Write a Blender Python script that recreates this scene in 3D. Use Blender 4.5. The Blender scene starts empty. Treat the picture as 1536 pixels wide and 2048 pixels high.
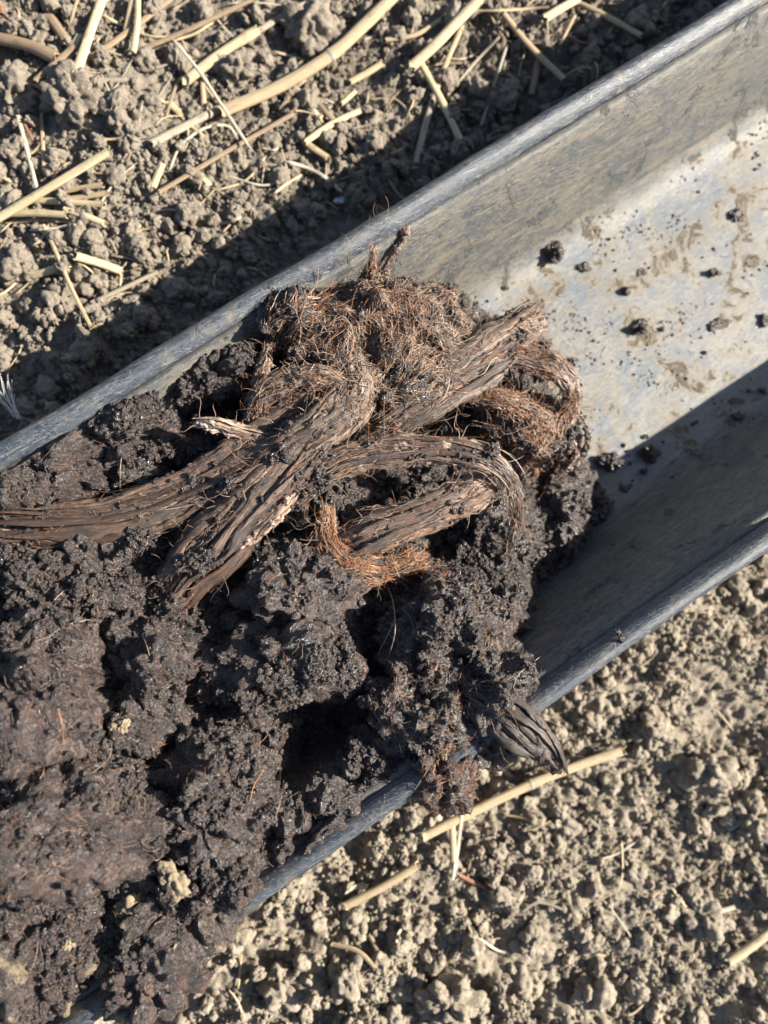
import bpy, math, random
import numpy as np
from mathutils import Matrix, Vector

# ------------------------------------------------------------------ camera
RES = (1536.0, 2048.0)
F_PX = 1480.0
TH = math.radians(33.1)          # trough axis against the picture's horizontal
TILT = math.radians(5.3)
Z_RIM = 0.058
D_RIM = 0.240
ct, st, cT, sT = math.cos(TH), math.sin(TH), math.cos(TILT), math.sin(TILT)
def _tilt(a, b):                 # a*U + b*V turned about V by TILT
    return np.array([a * cT, b, a * sT])
CR = _tilt(ct, -st)
CU = _tilt(st, ct)
CF = np.array([sT, 0, -cT])
CPOS = np.array([0.0, -0.0013, Z_RIM]) - CF * D_RIM
scene = bpy.context.scene
col = scene.collection
cam_d = bpy.data.cameras.new('camera')
cam = bpy.data.objects.new('camera', cam_d)
col.objects.link(cam)
cam.matrix_world = Matrix(((CR[0], CU[0], -CF[0], CPOS[0]), (CR[1], CU[1], -CF[1], CPOS[1]),
                           (CR[2], CU[2], -CF[2], CPOS[2]), (0, 0, 0, 1)))
cam_d.sensor_fit = 'VERTICAL'
cam_d.sensor_height = 36
cam_d.lens = 36 * F_PX / RES[1]
cam_d.clip_start = 0.01
cam_d.clip_end = 200
cam_d.dof.use_dof = True
cam_d.dof.focus_distance = 0.243
cam_d.dof.aperture_fstop = 6.6
scene.camera = cam

# ------------------------------------------------------------------ light
SUN_EL = math.radians(30)
SUN_A = math.radians(27)         # to-sun direction against the trough axis
to_sun = Vector((math.cos(SUN_A) * math.cos(SUN_EL), -math.sin(SUN_A) * math.cos(SUN_EL), math.sin(SUN_EL)))
world = bpy.data.worlds.new('World')
scene.world = world
world.use_nodes = True
wn = world.node_tree.nodes
sky = wn.new('ShaderNodeTexSky')
sky.sky_type = 'NISHITA'
sky.sun_disc = False
sky.sun_elevation = SUN_EL
sky.sun_rotation = math.atan2(to_sun.x, to_sun.y)
world.node_tree.links.new(sky.outputs[0], wn['Background'].inputs[0])
wn['Background'].inputs[1].default_value = 0.05
sl = bpy.data.lights.new('sun', 'SUN')
sl.energy = 5.0
sl.angle = math.radians(0.53)
sl.color = (1.0, 0.925, 0.80)
so = bpy.data.objects.new('sun', sl)
col.objects.link(so)
so.location = to_sun * 3
so.rotation_euler = to_sun.to_track_quat('Z', 'Y').to_euler()
vs = scene.view_settings
vs.view_transform = 'Standard'
vs.look = 'None'
vs.gamma = 1
vs.exposure = 1.52
scene.render.film_transparent = False

rng = np.random.default_rng(7)
random.seed(7)
MM = 0.001

def W(px, py, z):
    """picture point -> world point on the level plane at height z"""
    d = CF + CR * ((px - RES[0] / 2) / F_PX) + CU * ((RES[1] / 2 - py) / F_PX)
    t = (z - CPOS[2]) / d[2]
    return CPOS + d * t

def PX(z):                        # metres per picture pixel at height z
    return (CPOS[2] - z) / F_PX

# ------------------------------------------------------------------ noise
def _h(ix, iy, iz, seed):
    h = (ix.astype(np.uint32) * np.uint32(374761393) + iy.astype(np.uint32) * np.uint32(668265263)
         + iz.astype(np.uint32) * np.uint32(2147483647) + np.uint32((seed * 974711 + 12345) & 0xffffffff))
    h = (h ^ (h >> np.uint32(13))) * np.uint32(1274126177)
    h = (h ^ (h >> np.uint32(15))) * np.uint32(2246822519)
    h = h ^ (h >> np.uint32(14))
    return (h & np.uint32(0xffffff)).astype(np.float64) / 16777216.0

def vnoise(p, seed=0):
    i = np.floor(p).astype(np.int64)
    f = p - i
    f = f * f * (3 - 2 * f)
    out = 0
    for dx in (0, 1):
        wx = f[:, 0] if dx else 1 - f[:, 0]
        for dy in (0, 1):
            wy = f[:, 1] if dy else 1 - f[:, 1]
            for dz in (0, 1):
                wz = f[:, 2] if dz else 1 - f[:, 2]
                out = out + wx * wy * wz * _h(i[:, 0] + dx, i[:, 1] + dy, i[:, 2] + dz, seed)
    return out * 2 - 1

def fbm(p, scale, octv=4, seed=0, gain=0.5):
    out, a, tot = 0, 1.0, 0
    q = p / scale
    for k in range(octv):
        out = out + a * vnoise(q + 17.3 * k, seed + k)
        tot += a
        a *= gain
        q = q * 2.03
    return out / tot

def bubble(p, cell, seed=0, flat=False, r0=0.42, r1=0.85, sharp=0.0):
    """union of random spheres: 0 .. about 0.85, in cells"""
    q = p / cell
    i = np.floor(q).astype(np.int64)
    best = np.zeros(len(q))
    for dx in (-1, 0, 1):
        for dy in (-1, 0, 1):
            for dz in ((0,) if flat else (-1, 0, 1)):
                cx, cy, cz = i[:, 0] + dx, i[:, 1] + dy, i[:, 2] + dz
                ox, oy = _h(cx, cy, cz, seed), _h(cx, cy, cz, seed + 31)
                r = r0 + (r1 - r0) * _h(cx, cy, cz, seed + 77)
                d2 = (cx + ox - q[:, 0]) ** 2 + (cy + oy - q[:, 1]) ** 2
                if not flat:
                    d2 = d2 + (cz + _h(cx, cy, cz, seed + 53) - q[:, 2]) ** 2
                best = np.maximum(best, (1 - sharp) * np.sqrt(np.maximum(0, r * r - d2)) + sharp * np.maximum(0, r - np.sqrt(d2)) * 1.15)
    return best

def p3(x, y, z=0.0):
    return np.stack([x, y, np.full_like(x, z)], 1)

# ------------------------------------------------------------------ mesh helpers
def mesh_np(name, v, f, mat=None, smooth=True, attrs=None):
    """v (n,3); f: (m,3) or (m,4) or list of such"""
    me = bpy.data.meshes.new(name)
    fs = f if isinstance(f, list) else [f]
    me.vertices.add(len(v))
    me.vertices.foreach_set('co', np.ascontiguousarray(v, dtype=np.float32).ravel())
    idx = np.concatenate([a.ravel() for a in fs]).astype(np.int32)
    sizes = np.concatenate([np.full(len(a), a.shape[1], np.int32) for a in fs])
    me.loops.add(len(idx))
    me.loops.foreach_set('vertex_index', idx)
    me.polygons.add(len(sizes))
    me.polygons.foreach_set('loop_start', np.concatenate([[0], np.cumsum(sizes)[:-1]]).astype(np.int32))
    me.polygons.foreach_set('use_smooth', np.full(len(sizes), smooth, bool))
    me.update(calc_edges=True)
    for k, a in (attrs or {}).items():
        a = np.asarray(a, np.float32)
        at = me.attributes.new(k, 'FLOAT' if a.ndim == 1 else 'FLOAT_VECTOR', 'POINT')
        at.data.foreach_set('value' if a.ndim == 1 else 'vector', a.ravel())
    if mat:
        me.materials.append(mat)
    return me

def tag(o, label=None, cat=None, group=None, kind=None):
    if label: o['label'] = label
    if cat: o['category'] = cat
    if group: o['group'] = group
    if kind: o['kind'] = kind
    return o

def thing(name, v, f, mat, label=None, cat=None, group=None, kind=None, parent=None, attrs=None, smooth=True):
    """one mesh object; its origin is put at the base of the shape"""
    if parent is None:
        org = np.array([(v[:, 0].min() + v[:, 0].max()) / 2, (v[:, 1].min() + v[:, 1].max()) / 2, v[:, 2].min()])
    else:
        org = np.array(parent.location)
    me = mesh_np(name, v - org, f, mat, smooth, attrs)
    o = bpy.data.objects.new(name, me)
    col.objects.link(o)
    if parent is None:
        o.location = org
    else:
        o.parent = parent
    return tag(o, label, cat, group, kind)

def grid_faces(nx, ny, wrap=False):
    i = np.arange((nx - 1) * (ny if wrap else ny - 1))
    m = ny if wrap else ny - 1
    a, b = i // m, i % m
    b2 = (b + 1) % ny
    return np.stack([a * ny + b, (a + 1) * ny + b, (a + 1) * ny + b2, a * ny + b2], 1)

_ico = {}
def ico(n):
    if n not in _ico:
        import bmesh
        bm = bmesh.new()
        bmesh.ops.create_icosphere(bm, subdivisions=n, radius=1)
        v = np.array([p.co[:] for p in bm.verts])
        f = np.array([[p.index for p in q.verts] for q in bm.faces])
        bm.free()
        _ico[n] = (v, f)
    return _ico[n]

# ------------------------------------------------------------------ materials
class NT:
    def __init__(s, name):
        s.m = bpy.data.materials.new(name)
        s.m.use_nodes = True
        s.t = s.m.node_tree
        s.b = s.t.nodes['Principled BSDF']
    def n(s, typ, **kw):
        x = s.t.nodes.new('ShaderNode' + typ)
        for k, v in kw.items():
            if k.startswith('i_'):
                key = k[2:]
                key = int(key) if key.isdigit() else key.replace('_', ' ')
                if hasattr(v, 'is_output') or isinstance(v, bpy.types.NodeSocket):
                    s.t.links.new(v, x.inputs[key])
                else:
                    x.inputs[key].default_value = v
            else:
                setattr(x, k, v)
        return x
    def l(s, a, b):
        s.t.links.new(a, b)
    def pos(s):
        return s.n('NewGeometry').outputs['Position']
    def noise(s, vec, scale, detail=4, rough=0.55, dist=0.0):
        x = s.n('TexNoise')
        s.l(vec, x.inputs['Vector'])
        x.inputs['Scale'].default_value = scale
        x.inputs['Detail'].default_value = detail
        x.inputs['Roughness'].default_value = rough
        x.inputs['Distortion'].default_value = dist
        return x.outputs['Fac']
    def stretch(s, vec, sc):
        x = s.n('VectorMath', operation='MULTIPLY')
        s.l(vec, x.inputs[0])
        x.inputs[1].default_value = sc
        return x.outputs[0]
    def ramp(s, fac, stops, interp='LINEAR'):
        x = s.n('ValToRGB')
        x.color_ramp.interpolation = interp
        e = x.color_ramp.elements
        while len(e) < len(stops):
            e.new(0.5)
        for q, (p, c) in zip(e, stops):
            q.position = p
            q.color = (*c, 1) if len(c) == 3 else c
        if fac is not None:
            s.l(fac, x.inputs[0])
        return x.outputs[0]
    def mix(s, fac, a, b, blend='MIX'):
        x = s.n('Mix', data_type='RGBA', blend_type=blend)
        for sock, v in ((x.inputs[0], fac), (x.inputs[6], a), (x.inputs[7], b)):
            if isinstance(v, bpy.types.NodeSocket):
                s.l(v, sock)
            elif isinstance(v, (int, float)):
                sock.default_value = v
            else:
                sock.default_value = (*v, 1)
        return x.outputs[2]
    def math(s, op, a, b=0.0, clamp=False):
        x = s.n('Math', operation=op, use_clamp=clamp)
        for sock, v in ((x.inputs[0], a), (x.inputs[1], b)):
            if isinstance(v, bpy.types.NodeSocket):
                s.l(v, sock)
            else:
                sock.default_value = v
        return x.outputs[0]
    def smooth(s, v, a, b, lo=0.0, hi=1.0):
        x = s.n('MapRange', interpolation_type='SMOOTHSTEP')
        s.l(v, x.inputs[0])
        for k, q in zip((1, 2, 3, 4), (a, b, lo, hi)):
            x.inputs[k].default_value = q
        return x.outputs[0]
    def bump(s, h, dist, strength=1.0, prev=None):
        x = s.n('Bump')
        s.l(h, x.inputs['Height'])
        x.inputs['Distance'].default_value = dist
        x.inputs['Strength'].default_value = strength
        if prev is not None:
            s.l(prev, x.inputs['Normal'])
        s.l(x.outputs[0], s.b.inputs['Normal'])
        return x.outputs[0]
    def base(s, c, rough=None, spec=None):
        if isinstance(c, bpy.types.NodeSocket): s.l(c, s.b.inputs['Base Color'])
        else: s.b.inputs['Base Color'].default_value = (*c, 1)
        if rough is not None:
            if isinstance(rough, bpy.types.NodeSocket): s.l(rough, s.b.inputs['Roughness'])
            else: s.b.inputs['Roughness'].default_value = rough
        if spec is not None: s.b.inputs['Specular IOR Level'].default_value = spec

def mat_soil(name, dark=1.0, warm=0.0):
    t = NT(name)
    p = t.pos()
    k = dark
    c = t.ramp(t.noise(p, 70, 5, 0.65), [(0.3, (0.190 * k, 0.160 * k, 0.125 * k)),
                                        (0.55, (0.270 * k, 0.229 * k, 0.178 * k)),
                                        (0.75, (0.350 * k, 0.300 * k, 0.233 * k))])
    c = t.mix(t.smooth(t.noise(p, 1300, 3, 0.7), 0.42, 0.70), c, (0.41 * k, 0.355 * k, 0.275 * k))
    c = t.mix(t.smooth(t.noise(p, 420, 4, 0.7), 0.54, 0.72, 0, 0.6), c, (0.13, 0.108, 0.086))
    # the soil above the trough is tinted a little darker and greyer than the side below it
    sy = t.n('SeparateXYZ')
    t.l(p, sy.inputs[0])
    side = t.math('ADD', sy.outputs[1], t.math('MULTIPLY', t.math('SUBTRACT', t.noise(p, 14, 4, 0.6), 0.5), 0.25))
    c = t.mix(t.smooth(side, -0.06, 0.10, 0, 0.8), c, (0.71, 0.71, 0.735), 'MULTIPLY')
    t.base(c, 0.85, 0.3)
    b = t.bump(t.noise(p, 750, 5, 0.75), 0.0009, 1.0)
    t.bump(t.noise(p, 2200, 3, 0.7), 0.00030, 1.0, b)
    return t.m

def mat_peat(name, brown=0.0, sand=0.0, lum=1.0):
    t = NT(name)
    p = t.pos()
    c = t.ramp(t.noise(p, 120, 5, 0.65), [(0.3, (0.019 * lum, 0.0130 * lum, 0.0125 * lum)),
                                         (0.5, (0.036 * lum, 0.0255 * lum, 0.0235 * lum)),
                                         (0.72, (0.068 * lum, 0.047 * lum, 0.042 * lum))])
    c = t.mix(t.smooth(t.noise(p, 1000, 4, 0.75), 0.52, 0.66, 0, 0.9), c, (0.165 * lum, 0.125 * lum, 0.112 * lum))  # pale speckle paints wet glints into the peat colour
    if brown:
        c = t.mix(t.smooth(t.noise(p, 260, 4, 0.6), 0.44, 0.66, 0, brown), c, (0.14, 0.064, 0.038))
    if sand:
        c = t.mix(t.smooth(t.noise(p, 75, 4, 0.6), 0.54, 0.64, 0, sand), c, (0.30, 0.24, 0.15))
    t.base(c, t.smooth(t.noise(p, 1200, 3, 0.6), 0.35, 0.65, 0.13, 0.42), 1.0)
    b = t.bump(t.noise(p, 1000, 5, 0.7), 0.0012, 1.0)
    t.bump(t.noise(p, 3000, 3, 0.7), 0.00045, 1.0, b)
    return t.m

M_SOIL = mat_soil('soil')
M_CLOD = mat_soil('soil_clod', 1.08)
M_PEAT = mat_peat('peat', 0.12, 0, 0.92)
M_PEATB = mat_peat('peat_brown', 0.5, 0, 1.0)
M_PEATS = mat_peat('peat_sandy', 0.15, 0.85)
M_PEATL = mat_peat('peat_light', 0.25, 0, 1.12)

def mat_fibre(name, attr='tint'):
    t = NT(name)
    p = t.pos()
    a = t.n('Attribute', attribute_name=attr).outputs['Fac']
    c = t.ramp(a, [(0.0, (0.030, 0.019, 0.014)), (0.25, (0.120, 0.082, 0.062)), (0.5, (0.270, 0.195, 0.152)),
                   (0.68, (0.44, 0.34, 0.265)), (0.84, (0.40, 0.20, 0.090)), (1.0, (0.28, 0.080, 0.030))])
    c = t.mix(t.smooth(t.noise(p, 500, 4, 0.7), 0.45, 0.72, 0, 0.75), c, (0.036, 0.026, 0.022))
    t.base(c, 0.38, 0.6)
    return t.m
M_FIB = mat_fibre('plant_fibre')

def mat_core(name, light, dirt):
    """striated fibrous strap; 'fc' = (metres along, metres across, seed)"""
    t = NT(name)
    fc = t.n('Attribute', attribute_name='fc').outputs['Vector']
    p = t.pos()
    s1 = t.noise(t.stretch(fc, (70, 2100, 1)), 1, 4, 0.65, 0.3)
    s2 = t.noise(t.stretch(fc, (30, 620, 1)), 1, 4, 0.65, 0.4)
    K = lambda c: tuple(x * light for x in c)
    c = t.ramp(s1, [(0.30, (0.050, 0.030, 0.022)), (0.43, K((0.150, 0.102, 0.076))),
                    (0.54, K((0.285, 0.206, 0.160))), (0.66, K((0.480, 0.375, 0.305)))])
    c = t.mix(t.smooth(s2, 0.54, 0.70, 0, 0.65), c, K((0.225, 0.100, 0.055)))
    c = t.mix(t.smooth(t.noise(p, 260, 6, 0.75), 0.58 - dirt, 0.66 - dirt, 0, 0.92), c, (0.045, 0.035, 0.031))
    t.base(c, t.smooth(s1, 0.4, 0.7, 0.55, 0.33), 0.6)
    b = t.bump(s1, 0.0005, 1.0)
    b = t.bump(s2, 0.0010, 1.0, b)
    t.bump(t.noise(p, 1400, 4, 0.7), 0.0004, 0.8, b)
    return t.m
M_CORE = mat_core('fibre_strap', 1.0, 0.02)
M_CORED = mat_core('fibre_strap_dark', 0.75, 0.10)
M_COREL = mat_core('fibre_strap_pale', 1.5, -0.02)
def mat_splinter(name, k):
    t = NT(name)
    fc = t.n('Attribute', attribute_name='fc').outputs['Vector']
    p = t.pos()
    sx = t.n('SeparateXYZ')
    t.l(fc, sx.inputs[0])
    wn_ = t.n('TexWhiteNoise', noise_dimensions='1D')
    t.l(sx.outputs[2], wn_.inputs['W'])
    s1 = t.noise(t.stretch(fc, (60, 2600, 3.7)), 1, 5, 0.7, 0.3)
    s2 = t.noise(t.stretch(fc, (120, 500, 3.7)), 1, 5, 0.7, 0.4)
    own = t.ramp(wn_.outputs['Value'], [(0.0, (0.060 * k, 0.033 * k, 0.023 * k)), (0.3, (0.150 * k, 0.082 * k, 0.053 * k)), (0.55, (0.235 * k, 0.115 * k, 0.064 * k)),
                                        (0.75, (0.280 * k, 0.172 * k, 0.115 * k)), (1.0, (0.46 * k, 0.355 * k, 0.275 * k))])
    c = t.mix(t.smooth(s1, 0.40, 0.62), t.mix(0.62, own, (0.035, 0.022, 0.017)), own)
    c = t.mix(t.smooth(s1, 0.60, 0.72, 0, 0.5), c, (0.50 * k, 0.40 * k, 0.32 * k))
    c = t.mix(t.smooth(s2, 0.49, 0.58, 0, 0.88), c, (0.042, 0.031, 0.027))
    c = t.mix(t.smooth(t.noise(p, 240, 6, 0.78), 0.53, 0.60, 0, 0.9), c, (0.038, 0.029, 0.026))
    t.base(c, t.smooth(s1, 0.4, 0.7, 0.50, 0.27), 0.7)
    b = t.bump(s1, 0.0005, 1.0)
    t.bump(s2, 0.0005, 0.8, b)
    return t.m
M_SPL = mat_splinter('woody_splinter', 0.80)
M_SPLL = mat_splinter('pale_splinter', 1.4)
M_SPLD = mat_splinter('dark_splinter', 0.34)
M_BARK = mat_core('dark_bark', 0.42, 0.12)

def mat_straw(name, c0, c1):
    t = NT(name)
    fc = t.n('Attribute', attribute_name='fc').outputs['Vector']
    s1 = t.noise(t.stretch(fc, (40, 2200, 1)), 1, 4, 0.6)
    s2 = t.noise(t.stretch(fc, (140, 260, 1)), 1, 5, 0.65)
    c = t.ramp(s1, [(0.3, c0), (0.7, c1)])
    c = t.mix(t.smooth(s2, 0.52, 0.75, 0, 0.7), c, tuple(0.5 * x for x in c0))
    c = t.mix(t.smooth(t.noise(t.pos(), 900, 3, 0.6), 0.62, 0.74, 0, 0.8), c, (0.11, 0.085, 0.06))
    t.base(c, 0.45, 0.45)
    t.bump(s1, 0.0005, 0.9)
    return t.m
M_STRAW = {'pale': mat_straw('straw_pale', (0.42, 0.33, 0.19), (0.60, 0.51, 0.335)),
           'tan': mat_straw('straw_tan', (0.33, 0.245, 0.145), (0.51, 0.41, 0.265)),
           'brown': mat_straw('straw_brown', (0.20, 0.14, 0.09), (0.34, 0.25, 0.16)),
           'grey': mat_straw('straw_grey', (0.24, 0.20, 0.15), (0.40, 0.35, 0.27)),
           'white': mat_straw('straw_white', (0.40, 0.35, 0.26), (0.56, 0.51, 0.41)),
           'red': mat_straw('straw_red', (0.22, 0.10, 0.06), (0.38, 0.20, 0.12))}

def mat_trough():
    t = NT('worn_black_plastic')
    p = t.pos()
    sx = t.n('SeparateXYZ')
    t.l(p, sx.inputs[0])
    ay = t.math('ABSOLUTE', sx.outputs[1])
    ld = t.noise(t.stretch(p, (65, 320, 320)), 1, 9, 0.78, 0.4)       # long streaks
    ld2 = t.noise(t.stretch(p, (230, 760, 760)), 1, 7, 0.8, 0.2)
    fine = t.noise(t.stretch(p, (600, 1500, 1500)), 1, 5, 0.8)
    blot = t.noise(p, 38, 8, 0.72, 0.8)
    wall = t.mix(t.smooth(ld2, 0.38, 0.62), (0.047, 0.052, 0.060), (0.148, 0.140, 0.121))
    wall = t.mix(t.smooth(blot, 0.47, 0.58, 0, 0.85), wall, (0.056, 0.065, 0.076))
    wall = t.mix(t.smooth(ld, 0.50, 0.62, 0, 0.85), wall, (0.183, 0.156, 0.113))
    wall = t.mix(t.smooth(fine, 0.50, 0.64, 0, 0.75), wall, (0.195, 0.183, 0.156))
    wall = t.mix(t.smooth(ld2, 0.57, 0.66, 0, 0.8), wall, (0.037, 0.041, 0.045))
    flo = t.mix(t.smooth(blot, 0.42, 0.58), (0.136, 0.158, 0.189), (0.238, 0.229, 0.207))
    flo = t.mix(t.smooth(ld2, 0.48, 0.62, 0, 0.8), flo, (0.282, 0.273, 0.246))
    flo = t.mix(t.smooth(fine, 0.47, 0.62, 0, 0.75), flo, (0.110, 0.117, 0.129))
    bl2 = t.noise(p, 62, 9, 0.74, 0.5)
    flo = t.mix(t.smooth(bl2, 0.47, 0.58, 0, 0.75), flo, (0.220, 0.187, 0.132))
    flo = t.mix(t.smooth(bl2, 0.54, 0.63, 0, 0.8), flo, (0.154, 0.116, 0.072))
    def scr(ang, lo, seed):
        m = t.n('Mapping')
        m.inputs['Rotation'].default_value = (0, 0, ang)
        m.inputs['Location'].default_value = (seed, seed, 0)
        t.l(p, m.inputs[0])
        return t.smooth(t.noise(t.stretch(m.outputs[0], (60, 2600, 700)), 1, 2, 0.6), lo, lo + 0.06)
    sc = t.math('MAXIMUM', t.math('MAXIMUM', scr(0.12, 0.66, 0.3), scr(-0.25, 0.68, 1.7)), scr(1.2, 0.70, 2.9))
    wall = t.mix(t.math('MULTIPLY', sc, 0.55), wall, (0.34, 0.32, 0.28))
    flo = t.mix(t.math('MULTIPLY', sc, 0.35), flo, (0.42, 0.42, 0.41))
    edge = t.math('ADD', ay, t.math('MULTIPLY', t.math('SUBTRACT', t.noise(t.stretch(p, (40, 160, 160)), 1, 6, 0.7), 0.5), 0.012))
    k = t.smooth(edge, 0.0470, 0.0525)
    c = t.mix(k, flo, wall)
    t.base(c, t.smooth(fine, 0.3, 0.7, 0.32, 0.58), 0.5)
    b = t.bump(fine, 0.00035, 0.7)
    b = t.bump(t.smooth(bl2, 0.57, 0.66), 0.0007, 0.9, b)
    t.bump(ld, 0.0006, 0.6, b)
    return t.m
M_TROUGH = mat_trough()

def mat_rim():
    t = NT('scuffed_rim_plastic')
    p = t.pos()
    ld = t.noise(t.stretch(p, (60, 700, 700)), 1, 6, 0.75, 0.3)
    fine = t.noise(t.stretch(p, (500, 2200, 2200)), 1, 4, 0.75)
    def scr(ang, lo, seed):          # short hairline scratches
        m = t.n('Mapping')
        m.inputs['Rotation'].default_value = (0, 0, ang)
        m.inputs['Location'].default_value = (seed, seed, 0)
        t.l(p, m.inputs[0])
        q = t.n('VectorMath', operation='ADD')
        t.l(m.outputs[0], q.inputs[0])
        q.inputs[1].default_value = (seed, 0, 0)
        return t.smooth(t.noise(t.stretch(q.outputs[0], (190, 2900, 600)), 1, 2, 0.6), lo, lo + 0.07)
    s = t.math('MAXIMUM', t.math('MAXIMUM', scr(0.55, 0.63, 0.1), scr(-0.9, 0.65, 0.7)), t.math('MAXIMUM', scr(1.35, 0.64, 1.3), scr(0.1, 0.60, 2.1)))
    c = t.mix(t.smooth(ld, 0.38, 0.66), (0.020, 0.031, 0.050), (0.070, 0.082, 0.100))  # dark plastic, tinted bluer to paint the sky's reflection into the base
    c = t.mix(t.smooth(fine, 0.50, 0.7, 0, 0.55), c, (0.135, 0.135, 0.130))
    c = t.mix(t.smooth(t.noise(p, 120, 7, 0.75), 0.52, 0.66, 0, 0.55), c, (0.140, 0.122, 0.095))
    c = t.mix(t.math('MULTIPLY', s, 0.55), c, (0.30, 0.30, 0.29))
    c = t.mix(t.smooth(t.noise(p, 60, 7, 0.75), 0.60, 0.66, 0, 0.6), c, (0.190, 0.155, 0.105))
    t.base(c, t.smooth(fine, 0.3, 0.7, 0.22, 0.42), 0.7)
    b = t.bump(s, 0.00015, 0.7)
    b = t.bump(fine, 0.0003, 0.6, b)
    t.bump(ld, 0.0005, 0.6, b)
    return t.m
M_RIM = mat_rim()

def mat_plain(name, c, rough=0.5, trans=0.0):
    t = NT(name)
    n = t.noise(t.pos(), 800, 4, 0.6)
    t.base(t.mix(t.smooth(n, 0.35, 0.7), c, tuple(x * 0.7 for x in c)), rough)
    t.bump(n, 0.0004, 0.5)
    if trans: t.b.inputs['Transmission Weight'].default_value = trans
    return t.m
M_WHITE = mat_plain('white_quartz', (0.72, 0.73, 0.74), 0.25)
M_FLUFF = mat_plain('white_down', (0.78, 0.78, 0.76), 0.6)

# ------------------------------------------------------------------ ground
def axis(fine0, fine1, step, far):
    mid = np.arange(fine0, fine1 + step / 2, step)
    g, x, d = [], 0.0, step
    while x < far:
        d *= 1.17
        x += d
        g.append(x)
    g = np.array(g)
    return np.concatenate([(fine0 - g)[::-1], mid, fine1 + g])
GX = axis(-0.225, 0.225, 0.00105, 30)      # laid out along directions turned by TH against the trough
GY = axis(-0.275, 0.275, 0.00105, 30)
ga, gb = np.meshgrid(GX, GY, indexing='ij')
fu, fv = (ga * ct + gb * st).ravel(), (-ga * st + gb * ct).ravel()
def sstep(x, a, b):
    t = np.clip((x - a) / (b - a), 0, 1)
    return t * t * (3 - 2 * t)
def ground_h(x, y):
    p = p3(x, y)
    warp = p + 0.0045 * np.stack([fbm(p, 0.010, 4, 91, 0.6), fbm(p, 0.010, 4, 92, 0.6), 0 * x], 1)
    side = sstep(y, -0.05, 0.05)
    h = -0.018 + 0.0140 * side
    h = h + 0.009 * fbm(p, 0.09, 3, 5) + 0.004 * fbm(p, 0.03, 3, 6)
    base = h
    rough = np.clip(0.45 + 0.9 * fbm(p, 0.07, 2, 8), 0.0, 1.0)
    big = bubble(warp, 0.024, 11, True, 0.2, 0.75, 0.35) * 0.024
    mid = bubble(warp, 0.0090, 12, True, 0.25, 0.85, 0.45) * 0.0090
    sml = bubble(warp, 0.0040, 13, True, 0.3, 0.85, 0.5) * 0.0040
    tin = bubble(p, 0.0020, 14, True, 0.35, 0.85, 0.4) * 0.0020
    gr = 0.0032 * fbm(p, 0.0055, 5, 15, 0.68)
    h = h + 0.9 * big * rough + 1.0 * mid * (0.45 + 0.75 * rough) + 0.9 * sml + 0.75 * tin + gr
    fill = base + 0.0030 + 0.0045 * fbm(p, 0.035, 3, 18) + 0.55 * sml + 0.8 * tin + 0.5 * gr       # fine crumbs lying in the gaps
    h = np.maximum(h, fill)
    flat = 1 - sstep(np.hypot(x, y), 0.31, 0.62)
    h = h * flat + (base + 0.006 + 0.010 * fbm(p, 0.16, 3, 43) + 0.05 * fbm(p, 3.0, 3, 44)) * (1 - flat)
    under = 1 - sstep(np.abs(y), 0.060, 0.078)
    h = np.minimum(h, -0.0025) * under + h * (1 - under)
    return h
GH = ground_h(fu, fv).reshape(ga.shape)
gverts = np.stack([fu, fv, GH.ravel()], 1)
g = bpy.data.objects.new('ground', mesh_np('ground', gverts, grid_faces(len(GX), len(GY)), M_SOIL))
col.objects.link(g)
tag(g, 'dry crumbly grey brown field soil under and around the trough', 'soil', kind='structure')
def gz(x, y):
    x, y = np.atleast_1d(x), np.atleast_1d(y)
    x, y = x * ct - y * st, x * st + y * ct
    i = np.clip(np.searchsorted(GX, x) - 1, 0, len(GX) - 2)
    j = np.clip(np.searchsorted(GY, y) - 1, 0, len(GY) - 2)
    return np.maximum(np.maximum(GH[i, j], GH[i + 1, j]), np.maximum(GH[i, j + 1], GH[i + 1, j + 1]))
def Wg(px, py, up=0.0):            # picture point -> point on the ground surface
    z = -0.002
    for _ in range(4):
        q = W(px, py, z)
        z = float(gz(q[0], q[1])[0]) + up
    return W(px, py, z)

# ------------------------------------------------------------------ trough
inner = [(0.0, .0030), (.025, .0030), (.041, .0030), (.0465, .0036), (.0510, .0054), (.0553, .0092), (.0595, .0160),
         (.0636, .0245), (.0676, .0342), (.0713, .0435), (.0745, .0510), (.0762, .0542)]
outer = [(.0738, .0515), (.0690, .0425), (.0655, .0335), (.0615, .0235), (.0575, .0140), (.0545, .0070), (.0515, .0025), (.047, .0003), (.025, 0.0), (0.0, 0.0)]
rimp = [(.0761, .0540), (.0772, .0557), (.0786, .0571), (.0803, .0579), (.0819, .0577), (.0832, .0565), (.0839, .0546), (.0840, .0522),
        (.0836, .0498), (.0826, .0492), (.0818, .0499), (.0819, .0520), (.0814, .0540), (.0802, .0551), (.0788, .0547), (.0774, .0533), (.0760, .0515), (.0749, .0512)]
def refine(pl, n):
    pl = np.array(pl)
    out = []
    P = np.vstack([2 * pl[0] - pl[1], pl, 2 * pl[-1] - pl[-2]])
    for i in range(1, len(P) - 2):
        for k in range(n):
            t = k / n
            a, b, c, d = P[i - 1], P[i], P[i + 1], P[i + 2]
            out.append(0.5 * ((2 * b) + (-a + c) * t + (2 * a - 5 * b + 4 * c - d) * t * t + (-a + 3 * b - 3 * c + d) * t ** 3))
    out.append(pl[-1])
    return np.array(out)
XS = np.linspace(-0.42, 0.46, 260)
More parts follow.
